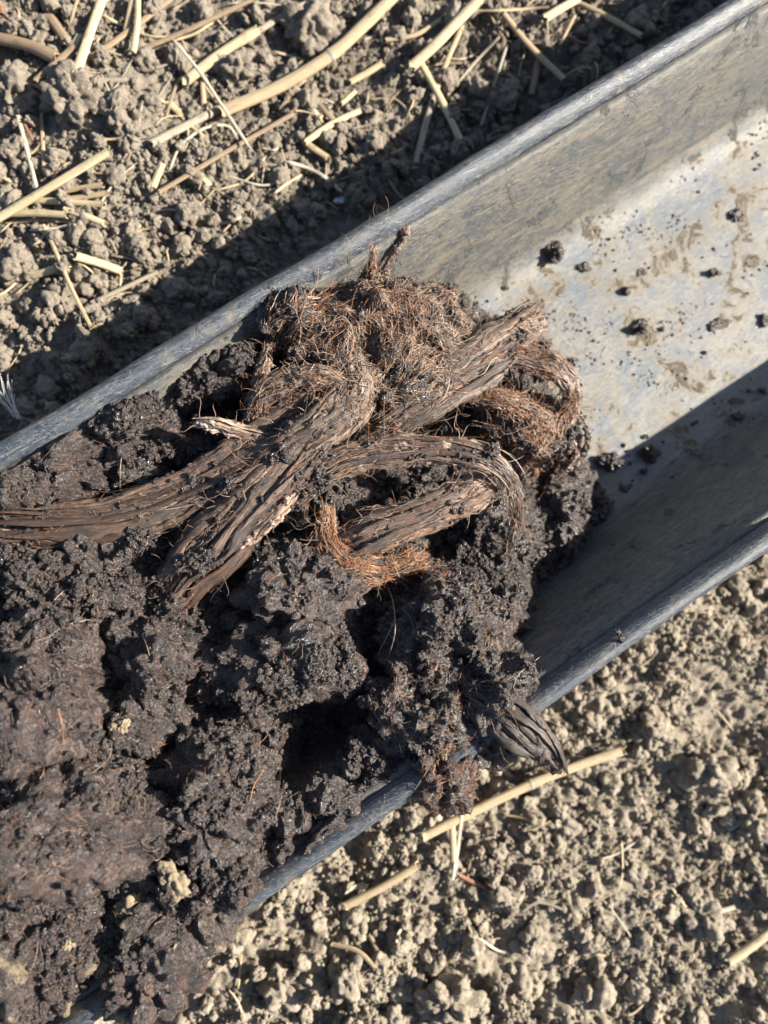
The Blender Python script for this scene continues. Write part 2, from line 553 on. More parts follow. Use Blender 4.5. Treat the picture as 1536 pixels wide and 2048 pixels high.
def sweep_x(prof, closed):
    n = len(prof)
    X = np.repeat(XS, n)
    Y = np.tile(prof[:, 0], len(XS))
    Z = np.tile(prof[:, 1], len(XS))
    sgn = np.sign(prof[:, 0].mean()) if closed else 0
    p = p3(X, Y, 0.0)
    wob = 0.0012 * fbm(p3(X, np.full_like(X, sgn * 3.0)), 0.06, 4, 61)
    Y = Y + wob * (np.abs(Y) / 0.08) * np.sign(Y) + 0.00012 * fbm(np.stack([X, Y, Z], 1), 0.006, 3, 62)
    Z = Z + 0.0009 * fbm(p3(X, np.full_like(X, sgn * 5.0)), 0.09, 3, 63) * (Z / 0.05) + 0.00012 * fbm(np.stack([X, Y, Z], 1), 0.008, 3, 64)
    v = np.stack([X, Y, Z], 1)
    f = grid_faces(len(XS), n, wrap=True)
    caps = []
    return v, f
ri, ro = refine(inner, 3), refine(outer, 2)
half = np.vstack([ri, ro[:-1]])
chan = np.vstack([ri[::-1] * [-1, 1], ri[1:], ro[:-1], [[0, 0]], (ro[:-1] * [-1, 1])[::-1]])
tr = bpy.data.objects.new('plastic_trough', None)
col.objects.link(tr)
tag(tr, 'long black plastic half-pipe trough, dusty and scuffed, lying diagonally on the soil', 'trough')
v, f = sweep_x(chan, False)
thing('channel', v, f[:, ::-1], M_TROUGH, parent=tr)
for s in (1, -1):
    rp = refine(rimp, 3)[:-1] * [s, 1]
    v, f = sweep_x(rp, True)
    thing('rim', v, f if s > 0 else f[:, ::-1], M_RIM, parent=tr)
def trough_z(y):                  # inner surface height
    y = np.abs(y)
    return np.interp(y, ri[:, 0], ri[:, 1], right=0.058)

# ------------------------------------------------------------------ peat surface (top height map shared by everything lying on it)
TX0, TX1, TY0, TY1, TS = -0.34, 0.30, -0.13, 0.11, 0.0005
TNX, TNY = int((TX1 - TX0) / TS) + 1, int((TY1 - TY0) / TS) + 1
TOP = np.full((TNX, TNY), -1.0)
FIBM = np.zeros((TNX, TNY))
def mark(v):
    i = np.clip(np.round((v[:, 0] - TX0) / TS).astype(int), 0, TNX - 1)
    j = np.clip(np.round((v[:, 1] - TY0) / TS).astype(int), 0, TNY - 1)
    FIBM[i, j] = 1
def splat(v, f=None):
    if f is not None:
        T = v[f[:, :3]] if f.shape[1] == 3 else np.concatenate([v[f[:, [0, 1, 2]]], v[f[:, [0, 2, 3]]]])
        for a, b in ((.333, .333), (.6, .2), (.2, .6), (.2, .2), (.45, .1), (.1, .45), (.45, .45), (.8, .1), (.1, .8), (.1, .1)):
            splat(a * T[:, 0] + b * T[:, 1] + (1 - a - b) * T[:, 2])
    i = np.round((v[:, 0] - TX0) / TS).astype(int)
    j = np.round((v[:, 1] - TY0) / TS).astype(int)
    ok = (i >= 0) & (i < TNX) & (j >= 0) & (j < TNY)
    np.maximum.at(TOP, (i[ok], j[ok]), v[ok, 2])
def topz(x, y):
    x, y = np.atleast_1d(x), np.atleast_1d(y)
    i = np.clip(np.round((x - TX0) / TS).astype(int), 1, TNX - 2)
    j = np.clip(np.round((y - TY0) / TS).astype(int), 1, TNY - 2)
    z = TOP[i, j]
    for a, b in ((1, 0), (-1, 0), (0, 1), (0, -1)):
        z = np.where(z < -0.5, TOP[i + a, j + b], z)
    return np.where(z < -0.5, np.where(np.abs(y) < 0.085, trough_z(y), gz(x, y)), z)
def Wt(px, py, up=0.0):
    z = 0.045
    for _ in range(5):
        q = W(px, py, z)
        z = 0.5 * z + 0.5 * (float(topz(q[0], q[1])[0]) + up)
    q = W(px, py, z)
    return np.array([q[0], q[1], float(topz(q[0], q[1])[0]) + up])

# bed: domes (px, py, top height mm, radius px)
bed = [(60, 960, 42, 300), (330, 940, 36, 200), (230, 850, 46, 120), (330, 800, 30, 90), (450, 730, 14, 120), (30, 900, 52, 120), (740, 1590, 50, 100), (600, 1680, 50, 110), (680, 1630, 50, 100), (860, 1500, 40, 110), (560, 1000, 38, 220), (760, 1060, 30, 190), (930, 1090, 28, 170),
       (1050, 1060, 19, 130), (1120, 990, 13, 120), (700, 680, 42, 200), (850, 680, 27, 150), (560, 760, 22, 120), (990, 760, 24, 150), (1070, 850, 20, 110),
       (120, 1220, 50, 280), (420, 1230, 42, 220), (660, 1250, 40, 220), (880, 1290, 40, 190), (980, 1190, 28, 110),
       (80, 1500, 55, 330), (360, 1520, 49, 230), (60, 1800, 56, 330), (340, 1780, 50, 230), (630, 1540, 28, 230), (760, 1450, 32, 150),
       (-250, 1200, 52, 400), (-300, 1600, 56, 450), (-150, 2000, 50, 380), (200, 2050, 42, 300), (-400, 2100, 45, 500)]
bx = np.arange(-0.26, 0.085, 0.00065)
by = np.arange(-0.0745, 0.07451, 0.00065)
BU, BV = np.meshgrid(bx, by, indexing='ij')
bu, bv = BU.ravel(), BV.ravel()
bz = np.full(len(bu), -0.02)
for (px, py, zt, r) in bed:
    zt *= MM
    c = W(px, py, zt)
    rr = r * PX(zt)
    d2 = ((bu - c[0]) ** 2 + (bv - c[1]) ** 2) / rr ** 2
    bz = np.maximum(bz, zt - 0.6 * rr * (1 - np.sqrt(np.clip(1 - 0.9 * d2, 0.02, 1))) - np.maximum(0, d2 - 1) * 0.03)
bp = p3(bu, bv)
wp = bp + 0.002 * np.stack([fbm(bp, 0.006, 3, 21), fbm(bp, 0.006, 3, 22), 0 * bu], 1)
bz = bz - 0.002 + 0.006 * fbm(bp, 0.022, 4, 23) + 0.7 * 0.011 * bubble(wp, 0.011, 24, True, 0.2, 0.75) + 0.7 * 0.0045 * bubble(wp, 0.0045, 25, True) \
    + 0.7 * 0.0018 * bubble(wp, 0.0018, 26, True) + 0.0007 * fbm(bp, 0.002, 2, 27)
lim = trough_z(bv) - 0.0012
low = bz < lim
bz = np.where(low, lim, bz)
# keep only the faces that show above the trough
bf = grid_faces(len(bx), len(by))
keep = ~(low[bf].all(axis=1))
bf = bf[keep]
used = np.unique(bf)
remap = np.full(len(bu), -1)
remap[used] = np.arange(len(used))
bv3 = np.stack([bu, bv, bz], 1)[used]
thing('peat_bed', bv3, remap[bf], M_PEAT, 'dark crumbly wet peat filling the left half of the trough', 'peat')
splat(bv3[bv3[:, 2] > trough_z(bv3[:, 1]) + 0.0002])

# ------------------------------------------------------------------ clods
def rot2(a):
    return np.array([[math.cos(a), -math.sin(a), 0], [math.sin(a), math.cos(a), 0], [0, 0, 1]])
IMG = np.array([CR / np.linalg.norm(CR), CU, np.cross(CR, CU)])        # picture axes as rows
def clod_shape(c, rx, ry, rz, ang, sub, seed, gran=(0.0060, 0.0026, 0.0012), rough=1.0, fine=1.0, low=1.0):
    v, f = ico(sub)
    p = v * [rx, ry, rz]
    p = p @ rot2(ang).T
    # picture right/up laid flat on the world plane
    p = np.stack([p[:, 0] * ct + p[:, 1] * st, -p[:, 0] * st + p[:, 1] * ct, p[:, 2]], 1)
    nrm = p / np.linalg.norm(p, axis=1)[:, None]
    s = (rx + ry + rz) / 3
    q = p + np.array(c)
    d = low * (0.34 * s * fbm(q, s * 1.1, 4, seed) + 0.20 * s * fbm(q, s * 0.45, 3, seed + 4))
    wq = q + 0.25 * gran[0] * np.stack([fbm(q, gran[0], 2, seed + 6), fbm(q, gran[0], 2, seed + 7), fbm(q, gran[0], 2, seed + 8)], 1)
    for k, gsz in enumerate(gran):
        d = d + rough * gsz * (0.85, 0.8, 0.65)[k] * (bubble(wq, gsz, seed + 10 + k) - 0.45)
    d = d + 0.0011 * fine * fbm(q, 0.0022, 3, seed + 20, 0.65)
    return q + nrm * d[:, None], f
surf = []                          # (points, normals-ish) for crumbs
def clod(px, py, z, rx, ry, rz, ang, sub, seed, mat, label, name='peat_clod', cat='peat clod', group='peat clods in the trough', **kw):
    k = PX(z)
    v, f = clod_shape(W(px, py, z), rx * k, ry * k, rz, math.radians(ang), sub, seed, **kw)
    o = thing(name, v, f, mat, label, cat, group)
    splat(v, f)
    return o, v
PC = [
 (585, 1175, .043, 115, 100, .013, 0, 6, 101, M_PEATL, 'dark rounded peat clod below the end of the flat fibre straps'),
 (560, 1325, .044, 165, 88, .014, 8, 6, 102, M_PEATL, 'oblong grey lit peat clod in the middle of the heap'),
 (60, 1370, .060, 150, 135, .018, 0, 6, 103, M_PEATL, 'large blurred peat clod at the left picture edge, above the big lump'),
 (160, 1655, .058, 200, 145, .022, 15, 6, 104, M_PEATL, 'biggest smooth peat lump at lower left of the heap'),
 (440, 1610, .052, 130, 130, .018, 30, 6, 105, M_PEAT, 'peat lump right of the biggest lump, facing the dark hollow'),
 (370, 1800, .049, 165, 110, .018, 40, 6, 106, M_PEATS, 'peat clod with pale sandy patches near the lower rim'),
 (50, 1900, .050, 170, 140, .019, 0, 6, 107, M_PEATS, 'sand specked peat clod in the lower left corner'),
 (465, 1745, .050, 62, 100, .012, -20, 5, 108, M_PEATB, 'brown peat slab leaning on the lower rim, right of the sandy clod'),
 (310, 1950, .054, 110, 60, .011, 30, 6, 109, M_PEATB, 'small peat clod spilling over the lower rim at bottom left'),
 (880, 1265, .042, 150, 100, .015, -15, 6, 110, M_PEAT, 'ragged black peat clod below the pale fibre strap'),
 (850, 1400, .046, 120, 95, .014, -20, 6, 111, M_PEATB, 'brownish peat clod just inside the lower rim'),
 (975, 1370, .049, 90, 75, .012, -35, 6, 112, M_PEAT, 'dark peat clod at the root of the pointed flap'),
 (880, 1535, .050, 70, 85, .012, 0, 5, 113, M_PEATB, 'reddish fibrous peat clod hanging over the lower rim'),
 (945, 1480, .048, 65, 55, .010, -30, 5, 127, M_PEAT, 'black peat clod on the lower rim, left of the flap tip'),
 (690, 1600, .043, 100, 45, .010, 35, 6, 128, M_PEAT, 'shaded black peat clod under the lower rim in the dark hollow'),
 (575, 1690, .046, 70, 45, .010, 35, 5, 129, M_PEAT, 'black peat clod against the lower wall beside the brown slab'),
 (428, 742, .045, 105, 38, .009, 32, 6, 141, M_PEAT, 'black peat cake stuck to the upper wall in the dark gap'),
 (200, 868, .048, 130, 34, .009, 32, 6, 142, M_PEAT, 'thin peat cake along the upper wall above the small lit clod'),
 (985, 1480, .050, 55, 42, .008, -30, 5, 143, M_PEAT, 'small peat clod under the pointed flap on the lower rim'),
 (635, 1668, .050, 75, 30, .008, 35, 5, 144, M_PEAT, 'narrow black peat ridge added along the lower rim over pale wall above the brown slab'),  # added to cover a patch of wall that came out too light
 (800, 1500, .040, 80, 90, .012, 0, 6, 114, M_PEAT, 'shaded peat clod left of the reddish hanging clod'),
 (150, 945, .039, 95, 45, .009, 5, 6, 115, M_PEAT, 'small lit peat clod above the strap that runs to the left edge'),
 (275, 940, .038, 60, 40, .008, 0, 5, 116, M_PEAT, 'little peat clod beside the upright root hair'),
 (60, 880, .047, 50, 30, .007, 20, 5, 117, M_PEATB, 'brown peat scrap against the upper rim at the left edge'),
 (80, 1160, .047, 110, 85, .013, 0, 6, 118, M_PEAT, 'crumbly peat clod under the left end of the long strap'),
 (200, 1170, .044, 55, 60, .010, 20, 5, 119, M_PEAT, 'small peat clod between the long strap and the biggest lumps'),
 (990, 1080, .026, 110, 80, .012, 10, 6, 120, M_PEAT, 'black peat clod under the tip of the arched strap'),
 (1110, 1040, .014, 75, 60, .009, 0, 6, 121, M_PEAT, 'low black peat clod at the right foot of the heap'),
 (1010, 1230, .030, 55, 75, .011, 0, 5, 122, M_PEAT, 'dark peat clod on the right foot of the heap, above the flap'),
 (300, 1360, .048, 80, 90, .012, 0, 6, 123, M_PEAT, 'peat clod in shade left of the oblong grey clod'),
 (660, 1310, .042, 60, 70, .012, 0, 5, 124, M_PEATB, 'brown tinged peat clod right of the oblong grey clod'),
 (320, 895, .036, 110, 40, .008, -5, 6, 125, M_PEATB, 'flat peat slab below the pale stub, near the upper rim'),
 (250, 1460, .052, 80, 60, .010, 0, 6, 126, M_PEAT, 'peat clod with a pale grain between the largest lumps'),
 (720, 640, .047, 185, 85, .013, 8, 6, 130, M_PEATB, 'brown core of the matted fibre tuft by the upper rim'),
 (760, 740, .044, 130, 80, .012, -5, 6, 131, M_PEATB, 'matted peat clod below the fibre tuft'),
 (860, 640, .040, 75, 70, .011, 0, 6, 132, M_PEATB, 'peat clod on the right shoulder of the fibre tuft'),
 (572, 630, .048, 55, 60, .012, 0, 5, 133, M_PEAT, 'black peat clod on the shaded left edge of the fibre tuft'),
 (1040, 840, .026, 105, 60, .010, -5, 6, 134, M_PEATB, 'reddish peat clod under the curled fibre wisp'),
 (1000, 690, .026, 75, 40, .008, 25, 6, 135, M_PEATB, 'peat clod under the frayed end of the upper strap'),
]
clodv = []
for a in PC:
    o, v = clod(*a[:10], a[10], low=1.65, rough=0.6 if a[9] is M_PEATL else 0.85, fine=0.7 if a[9] is M_PEATL else 1.0)
    clodv.append(v)
# ------------------------------------------------------------------ tubes and fibre straps
def tubes(paths, rad, sides=3):
    """paths (F,n,3), rad (F,n) -> verts, faces, fibre index"""
    F, n, _ = paths.shape
    tg = np.gradient(paths, axis=1)
    tg /= np.linalg.norm(tg, axis=2, keepdims=True) + 1e-12
    ref = np.where(np.abs(tg[:, :, 2:3]) > 0.92, np.array([1.0, 0, 0]), np.array([0, 0, 1.0]))
    a = np.cross(tg, ref); a /= np.linalg.norm(a, axis=2, keepdims=True) + 1e-12
    b = np.cross(tg, a)
    th = np.linspace(0, 2 * math.pi, sides, endpoint=False)
    v = paths[:, :, None, :] + rad[:, :, None, None] * (np.cos(th)[None, None, :, None] * a[:, :, None, :] + np.sin(th)[None, None, :, None] * b[:, :, None, :])
    f = grid_faces(n, sides, True)
    f = (f[None] + (np.arange(F) * n * sides)[:, None, None]).reshape(-1, 4)
    return v.reshape(-1, 3), f, np.repeat(np.arange(F), n * sides)

def spline(pts, n):
    pts = np.asarray(pts, float)
    P = refine(pts, 24)
    d = np.concatenate([[0], np.cumsum(np.linalg.norm(np.diff(P[:, :3], axis=0), axis=1))])
    s = np.linspace(0, d[-1], n)
    return np.stack([np.interp(s, d, P[:, k]) for k in range(P.shape[1])], 1), d[-1]

def smooth_rand(F, n, knots, amp, r=rng):
    k = r.normal(0, amp, (F, knots))
    x = np.linspace(0, knots - 1.001, n)
    i = x.astype(int)
    t = x - i
    t = t * t * (3 - 2 * t)
    return k[:, i] * (1 - t) + k[:, i + 1] * t

def strap(pts, label, nf, mat=M_CORE, tint=(0.45, 0.17), fray=1.0, seed=0, thick=0.45, name='fibre_strap', hairs=60, rf=(0.00006, 0.00016), dirt=True, twist=0.0, cat='fibre strap', splints=None, fm=0.20):
    """pts: (px, py, z mm, half width px).  A flattened strap of fibres with its own solid core"""
    r = np.random.default_rng(seed + 500)
    P = []
    for (px, py, z, w) in pts:
        q = W(px, py, z * MM)
        P.append((*q, w * PX(z * MM)))
    n = 110
    C, L = spline(P, n)
    ctr, wid = C[:, :3], C[:, 3]
    tg = np.gradient(ctr, axis=0); tg /= np.linalg.norm(tg, axis=1)[:, None]
    sd = np.cross(np.array([0, 0, 1.0])[None], tg); sd /= np.linalg.norm(sd, axis=1)[:, None] + 1e-9
    tw = np.linspace(0, twist, n)[:, None]
    up0 = np.cross(tg, sd)
    sd, up = sd * np.cos(tw) + up0 * np.sin(tw), up0 * np.cos(tw) - sd * np.sin(tw)
    nf = int(nf * fm)
    m = 50
    th = np.linspace(0, 2 * math.pi, m, endpoint=False)
    t = np.linspace(0, 1, n)
    endt = np.minimum(1, np.minimum(t, 1 - t) * 14 + 0.12)
    wid = wid * (1 + 0.22 * fbm(np.stack([t * L, 0 * t, 0 * t + seed], 1), 0.012, 3, seed + 40))
    hw, hh = wid * endt * 0.88, wid * thick * endt * 0.82
    V = ctr[:, None] + sd[:, None] * (hw[:, None] * np.cos(th))[:, :, None] + up[:, None] * (hh[:, None] * np.sin(th))[:, :, None]
    V = V.reshape(-1, 3)
    nr = V - np.repeat(ctr, m, 0); nr /= np.linalg.norm(nr, axis=1)[:, None] + 1e-9
    s = np.repeat(t * L, m)
    ac = np.tile(np.concatenate([np.linspace(0, 1, m // 2), np.linspace(1, 0, m - m // 2)]), n) * np.repeat(wid, m) * 2
    dd = 0.0018 * fbm(np.stack([s * 0.09, ac, 0 * s + seed], 1), 0.0030, 3, seed + 1, 0.6) + 0.0014 * fbm(V, 0.007, 4, seed + 2, 0.6) \
        + 0.0012 * fbm(np.stack([s * 0.12, ac, 0 * s + seed], 1), 0.0009, 2, seed + 3)
    if dirt:
        dd = dd + 0.0012 * bubble(V, 0.0015, seed + 5) * (fbm(V, 0.005, 3, seed + 6) > 0.05)
    V = V + nr * dd[:, None] * np.repeat(np.minimum(1, endt * 1.2), m)[:, None]
    o = thing(name, V, grid_faces(n, m, True), mat, label, cat, 'straps of plant fibre on the peat', attrs={'fc': np.stack([s, ac, 0 * s + seed], 1)})
    splat(V, grid_faces(n, m, True))
    mark(V)
    # flat splinters of woody fibre laid along the strap
    ks = int(np.clip(wid.mean() / 0.00042, 3, 22)) if splints is None else splints
    for q in range(ks):
        nn, mm = 34, 8
        a0 = (q + 0.5) / ks * 2 - 1 + r.normal(0, 0.12)
        a0 = float(np.clip(a0, -0.97, 0.97))
        ln_ = r.uniform(0.35, 1.0)
        s0 = r.uniform(-0.03, 1.02 - ln_)
        tt_ = np.linspace(s0, s0 + ln_, nn)
        tc_ = np.clip(tt_, 0, 1) * (n - 1)
        gi = lambda A: np.stack([np.interp(tc_, np.arange(n), A[:, e]) for e in range(A.shape[1])], 1)
        c_, s_, u_, g_, w_ = gi(ctr), gi(sd), gi(up), gi(tg), gi(wid[:, None])
        c_ = c_ + g_ * ((tt_ - np.clip(tt_, 0, 1)) * L)[:, None]
        aa = a0 + np.linspace(-1, 1, nn) * r.normal(0, 0.14) + 0.10 * vnoise(np.stack([tt_ * 6, 0 * tt_ + q, 0 * tt_ + seed], 1), 9)
        aa = np.clip(aa, -0.99, 0.99)
        hgt = np.sqrt(1 - aa ** 2) * thick
        cen = c_ + s_ * w_ * aa[:, None] + u_ * (w_ * hgt[:, None] * 0.95 + r.uniform(-0.0002, 0.0007))
        flick = r.random() < 0.22
        if flick:
            cen = cen + u_ * (0.004 * r.random() * np.linspace(0, 1, nn) ** 4)[:, None]
        bw = w_[:, 0].mean() * r.uniform(0.10, 0.30) * 1.1
        x_ = np.linspace(0, 1, nn)
        tap = np.minimum(1, np.minimum(x_ * r.uniform(4, 12) + 0.10, (1 - x_) * r.uniform(3, 10) + 0.04))
        bwv = bw * tap * (1 + 0.35 * vnoise(np.stack([x_ * 9, 0 * x_ + q * 3.1, 0 * x_ + seed], 1), 11))
        bt = np.minimum(bwv * 0.35, 0.0008) + 0.00008
        tilt = -aa * 0.9 + r.normal(0, 0.25)
        e1 = s_ * np.cos(tilt)[:, None] + u_ * np.sin(tilt)[:, None]
        e2 = u_ * np.cos(tilt)[:, None] - s_ * np.sin(tilt)[:, None]
        tq = np.linspace(0, 2 * math.pi, mm, endpoint=False)
        B = cen[:, None] + e1[:, None] * (bwv[:, None] * np.cos(tq))[:, :, None] + e2[:, None] * (bt[:, None] * np.sin(tq))[:, :, None]
        B = B.reshape(-1, 3)
        B = B + 0.00035 * np.stack([fbm(B, 0.0025, 2, seed + 60 + e) for e in range(3)], 1)
        sa = np.repeat(x_ * ln_ * L, mm)
        ab = np.tile(np.cos(tq), nn) * np.repeat(bwv, mm)
        thing('splinter', B, grid_faces(nn, mm, True), M_SPLD if mat is M_BARK else (M_SPL if mat is not M_COREL else M_SPLL), parent=o,
              attrs={'fc': np.stack([sa, ab + q * 0.01, 0 * sa + seed * 31 + q], 1)})
        splat(B)
    # fibres on the strap
    ns = 13
    a = r.uniform(-1, 1, nf)
    phi = np.arccos(a)
    up_side = r.random(nf) < 0.9
    phi = np.where(up_side, phi, -phi)
    t0 = np.where(r.random(nf) < 0.35, -0.03 * fray * r.random(nf), r.uniform(0, 0.75, nf))
    ln = r.uniform(0.10, 0.50, nf)
    t1 = np.minimum(t0 + ln, 1 + 0.05 * fray * r.random(nf))
    tt = t0[:, None] + (t1 - t0)[:, None] * np.linspace(0, 1, ns)[None]
    tc = np.clip(tt, 0, 1) * (n - 1)
    i0 = np.clip(tc.astype(int), 0, n - 2)
    w_ = (tc - i0)[:, :, None]
    lerp = lambda A: A[i0] * (1 - w_) + A[i0 + 1] * w_
    cc, ss, uu, tgt = lerp(ctr), lerp(sd), lerp(up), lerp(tg)
    W_ = lerp(wid[:, None])[:, :, 0]
    cc = cc + tgt * ((tt - np.clip(tt, 0, 1)) * L)[:, :, None]
    ph = phi[:, None] + smooth_rand(nf, ns, 4, 0.16, r) + r.normal(0, 0.13, nf)[:, None] * np.linspace(-1, 1, ns)[None]
    rr = 1.0 + smooth_rand(nf, ns, 4, 0.07, r) + (r.random(nf) < 0.25)[:, None] * np.linspace(0, 1, ns)[None] ** 2 * r.uniform(0, 0.9, nf)[:, None]
    lump = 0.0014 * fbm((cc + ss * W_[:, :, None] * np.cos(ph)[:, :, None]).reshape(-1, 3), 0.006, 2, seed + 2).reshape(nf, ns)
    path = cc + ss * (W_ * np.cos(ph) * rr)[:, :, None] + uu * (W_ * thick * np.sin(ph) * rr + lump + 0.0002)[:, :, None]
    path += np.stack([smooth_rand(nf, ns, 7, 0.0004, r) for _ in range(3)], 2)
    rad = r.uniform(rf[0], rf[1], nf)[:, None] * np.minimum(1, np.minimum(np.linspace(0, 1, ns), 1 - np.linspace(0, 1, ns)) * 8 + 0.3)[None]
    tn = np.clip(r.normal(tint[0], tint[1], nf), 0, 1)
    fv, ff, fi = tubes(path, rad)
    at = tn[fi]
    # stray hairs
    if hairs:
        hn = 16
        hp, ha = [], []
        for _ in range(hairs):
            j = r.integers(0, n)
            a0 = r.uniform(0, math.pi)
            p0 = ctr[j] + sd[j] * wid[j] * math.cos(a0) * 0.95 + up[j] * wid[j] * thick * math.sin(a0)
            d = sd[j] * math.cos(a0) * r.uniform(0.3, 1.2) + up[j] * r.uniform(0.0, 0.9) + tg[j] * r.normal(0, 1.0)
            d /= np.linalg.norm(d)
            k = r.normal(0, 1, 3); k -= d * (k @ d)
            l = r.uniform(0.002, 0.009)
            x = np.linspace(0, 1, hn)[:, None]
            hp.append(p0 + d * l * x + k * l * 0.45 * x ** 2 + r.normal(0, 1, 3) * l * 0.12 * np.sin(x * 6))
        hv, hf, hi = tubes(np.array(hp), np.repeat(np.linspace(1, 0.4, hn)[None], hairs, 0) * r.uniform(0.00006, 0.00013, hairs)[:, None])
        ff = np.vstack([ff, hf + len(fv)])
        fv = np.vstack([fv, hv])
        at = np.concatenate([at, np.clip(r.normal(0.78, 0.15, hairs), 0, 1)[hi]])
    thing('fibres', fv, ff, M_FIB, kind='stuff', parent=o, attrs={'tint': at})
    return o

strap([(775, 850, 47, 30), (860, 790, 46, 46), (960, 720, 41, 46), (1040, 660, 34, 42), (1085, 622, 28, 30)],
      'straight grey brown fibre strap pointing up and right to a frayed end', 520, seed=1, thick=0.4, twist=0.2, hairs=110, fray=2.0)
strap([(740, 870, 44, 24), (830, 825, 47, 34), (930, 765, 45, 34), (1010, 715, 41, 26)],
      'dark narrow fibre strap along the underside of the straight frayed strap', 300, M_CORED, seed=2, tint=(0.5, 0.2), hairs=40)
strap([(725, 745, 50, 36), (690, 800, 53, 52), (600, 860, 53, 54), (480, 930, 51, 55), (360, 995, 49, 46), (230, 1040, 49, 44), (90, 1050, 50, 40), (-80, 1055, 50, 40)],
      'long flat brown fibre strap running down to the left picture edge', 800, M_CORED, seed=3, tint=(0.36, 0.14), thick=0.26, hairs=70)
strap([(660, 820, 56, 42), (600, 900, 57, 40), (520, 990, 55, 46), (440, 1080, 51, 56), (370, 1150, 47, 50), (330, 1205, 43, 34)],
      'broad fibre strap ending in a torn tip above the dark clods', 760, M_CORE, seed=4, tint=(0.40, 0.14), thick=0.30, hairs=70)
strap([(590, 985, 56, 14), (530, 1045, 55, 17), (460, 1110, 51, 17), (375, 1190, 45, 11)],
      'narrow orange brown strip along the lower edge of the broad strap', 170, M_COREL, seed=5, tint=(0.72, 0.12), thick=0.5, hairs=20)
strap([(700, 790, 58, 44), (640, 850, 59, 40), (560, 905, 57, 26), (470, 985, 53, 18)],
      'light brown fibre strap lying over the junction of the two big straps', 520, M_CORE, seed=6, tint=(0.52, 0.14), thick=0.3, hairs=40)
strap([(590, 985, 52, 30), (660, 935, 54, 32), (760, 905, 55, 28), (870, 900, 55, 27), (965, 918, 54, 23), (1018, 962, 50, 20), (1034, 1030, 43, 15), (1015, 1098, 35, 5)],
      'arched fibre strap bending over to the right and drooping to a thin tip', 620, M_CORE, seed=7, tint=(0.46, 0.2), thick=0.38, hairs=130, fray=1.6)
strap([(985, 965, 45, 34), (930, 990, 47, 38), (850, 1025, 48, 40), (760, 1060, 47, 40), (700, 1085, 44, 38), (665, 1095, 40, 26)],
      'pale tan fibre strap lying below the arched strap', 620, M_COREL, seed=8, tint=(0.62, 0.12), thick=0.42, hairs=70, twist=0.25)
strap([(655, 1030, 46, 16), (655, 1080, 46, 24), (690, 1125, 45, 27), (760, 1140, 43, 25), (840, 1120, 41, 18)],
      'curled orange fibre wad wrapped round the lower end of the pale strap', 520, M_CORE, seed=9, splints=2, fm=1.0, tint=(0.84, 0.1), thick=0.7, hairs=160, fray=2.5)
strap([(560, 880, 52, 18), (490, 865, 54, 17), (430, 848, 57, 13), (385, 850, 57, 10)],
      'short pale bark stub pointing left over the dark hollow', 90, M_COREL, seed=10, tint=(0.58, 0.1), thick=0.6, hairs=14, name='bark_stub', cat='bark stub')
strap([(500, 850, 50, 16), (530, 790, 54, 22), (590, 757, 57, 24), (660, 760, 57, 22), (715, 790, 55, 14)],
      'arc of bent grey fibres below the matted tuft', 380, M_CORED, seed=11, splints=3, fm=0.9, tint=(0.52, 0.2), thick=0.6, hairs=90, fray=2.0)
strap([(985, 715, 38, 20), (1060, 720, 38, 24), (1120, 745, 37, 22), (1142, 790, 34, 20), (1125, 840, 30, 22), (1060, 865, 29, 26), (980, 850, 29, 28)],
      'dark red brown fibre wisp curling round a hollow at the right end', 620, M_CORED, seed=12, splints=5, fm=0.7, tint=(0.62, 0.24), thick=0.6, hairs=150, fray=2.5)
strap([(945, 790, 38, 14), (1000, 800, 38, 20), (1060, 830, 35, 22), (1110, 870, 31, 18)],
      'tangled reddish fibre wisp inside the curl', 300, M_CORE, seed=13, splints=2, fm=0.9, tint=(0.74, 0.18), thick=0.6, hairs=110, fray=2.0)
strap([(640, 690, 52, 24), (690, 720, 54, 34), (715, 780, 56, 36), (690, 840, 55, 26)],
      'brown fibre strap dropping from the tuft into the junction of the straps', 380, M_CORE, seed=14, splints=4, fm=0.7, tint=(0.52, 0.16), thick=0.4, hairs=60)
strap([(560, 655, 47, 8), (535, 700, 48, 10), (520, 750, 47, 10), (512, 790, 45, 7)],
      'thin fibre wisp hanging at the dark left side of the tuft', 110, M_CORE, seed=15, fm=0.8, tint=(0.66, 0.14), thick=0.8, hairs=60, fray=2.0)
strap([(755, 560, 46, 8), (742, 515, 50, 7), (752, 480, 53, 6), (778, 458, 55, 5)],
      'dark red root wisp standing up from the tuft against the upper wall', 40, M_CORED, seed=16, tint=(0.8, 0.15), thick=0.9, hairs=30, fray=1, name='root_wisp', cat='root wisp')
strap([(765, 555, 46, 6), (788, 505, 50, 5), (808, 470, 52, 4), (812, 415, 54, 2)],
      'thinner forked root wisp reaching up beside the dark red one', 24, M_CORED, seed=17, tint=(0.82, 0.15), thick=0.9, hairs=16, fray=1, name='root_wisp', cat='root wisp')
strap([(1145, 800, 27, 4), (1168, 850, 25, 4), (1172, 890, 20, 5), (1150, 940, 14, 4)],
      'glossy red root drooping from the curl onto the trough floor', 12, M_CORE, seed=18, tint=(0.95, 0.05), thick=0.9, hairs=5, name='root_wisp', cat='root wisp')
strap([(1140, 870, 24, 4), (1148, 910, 21, 5), (1130, 945, 16, 4)],
      'short dark root beside the glossy red one', 10, M_CORED, seed=19, tint=(0.7, 0.1), thick=0.9, hairs=5, name='root_wisp', cat='root wisp')

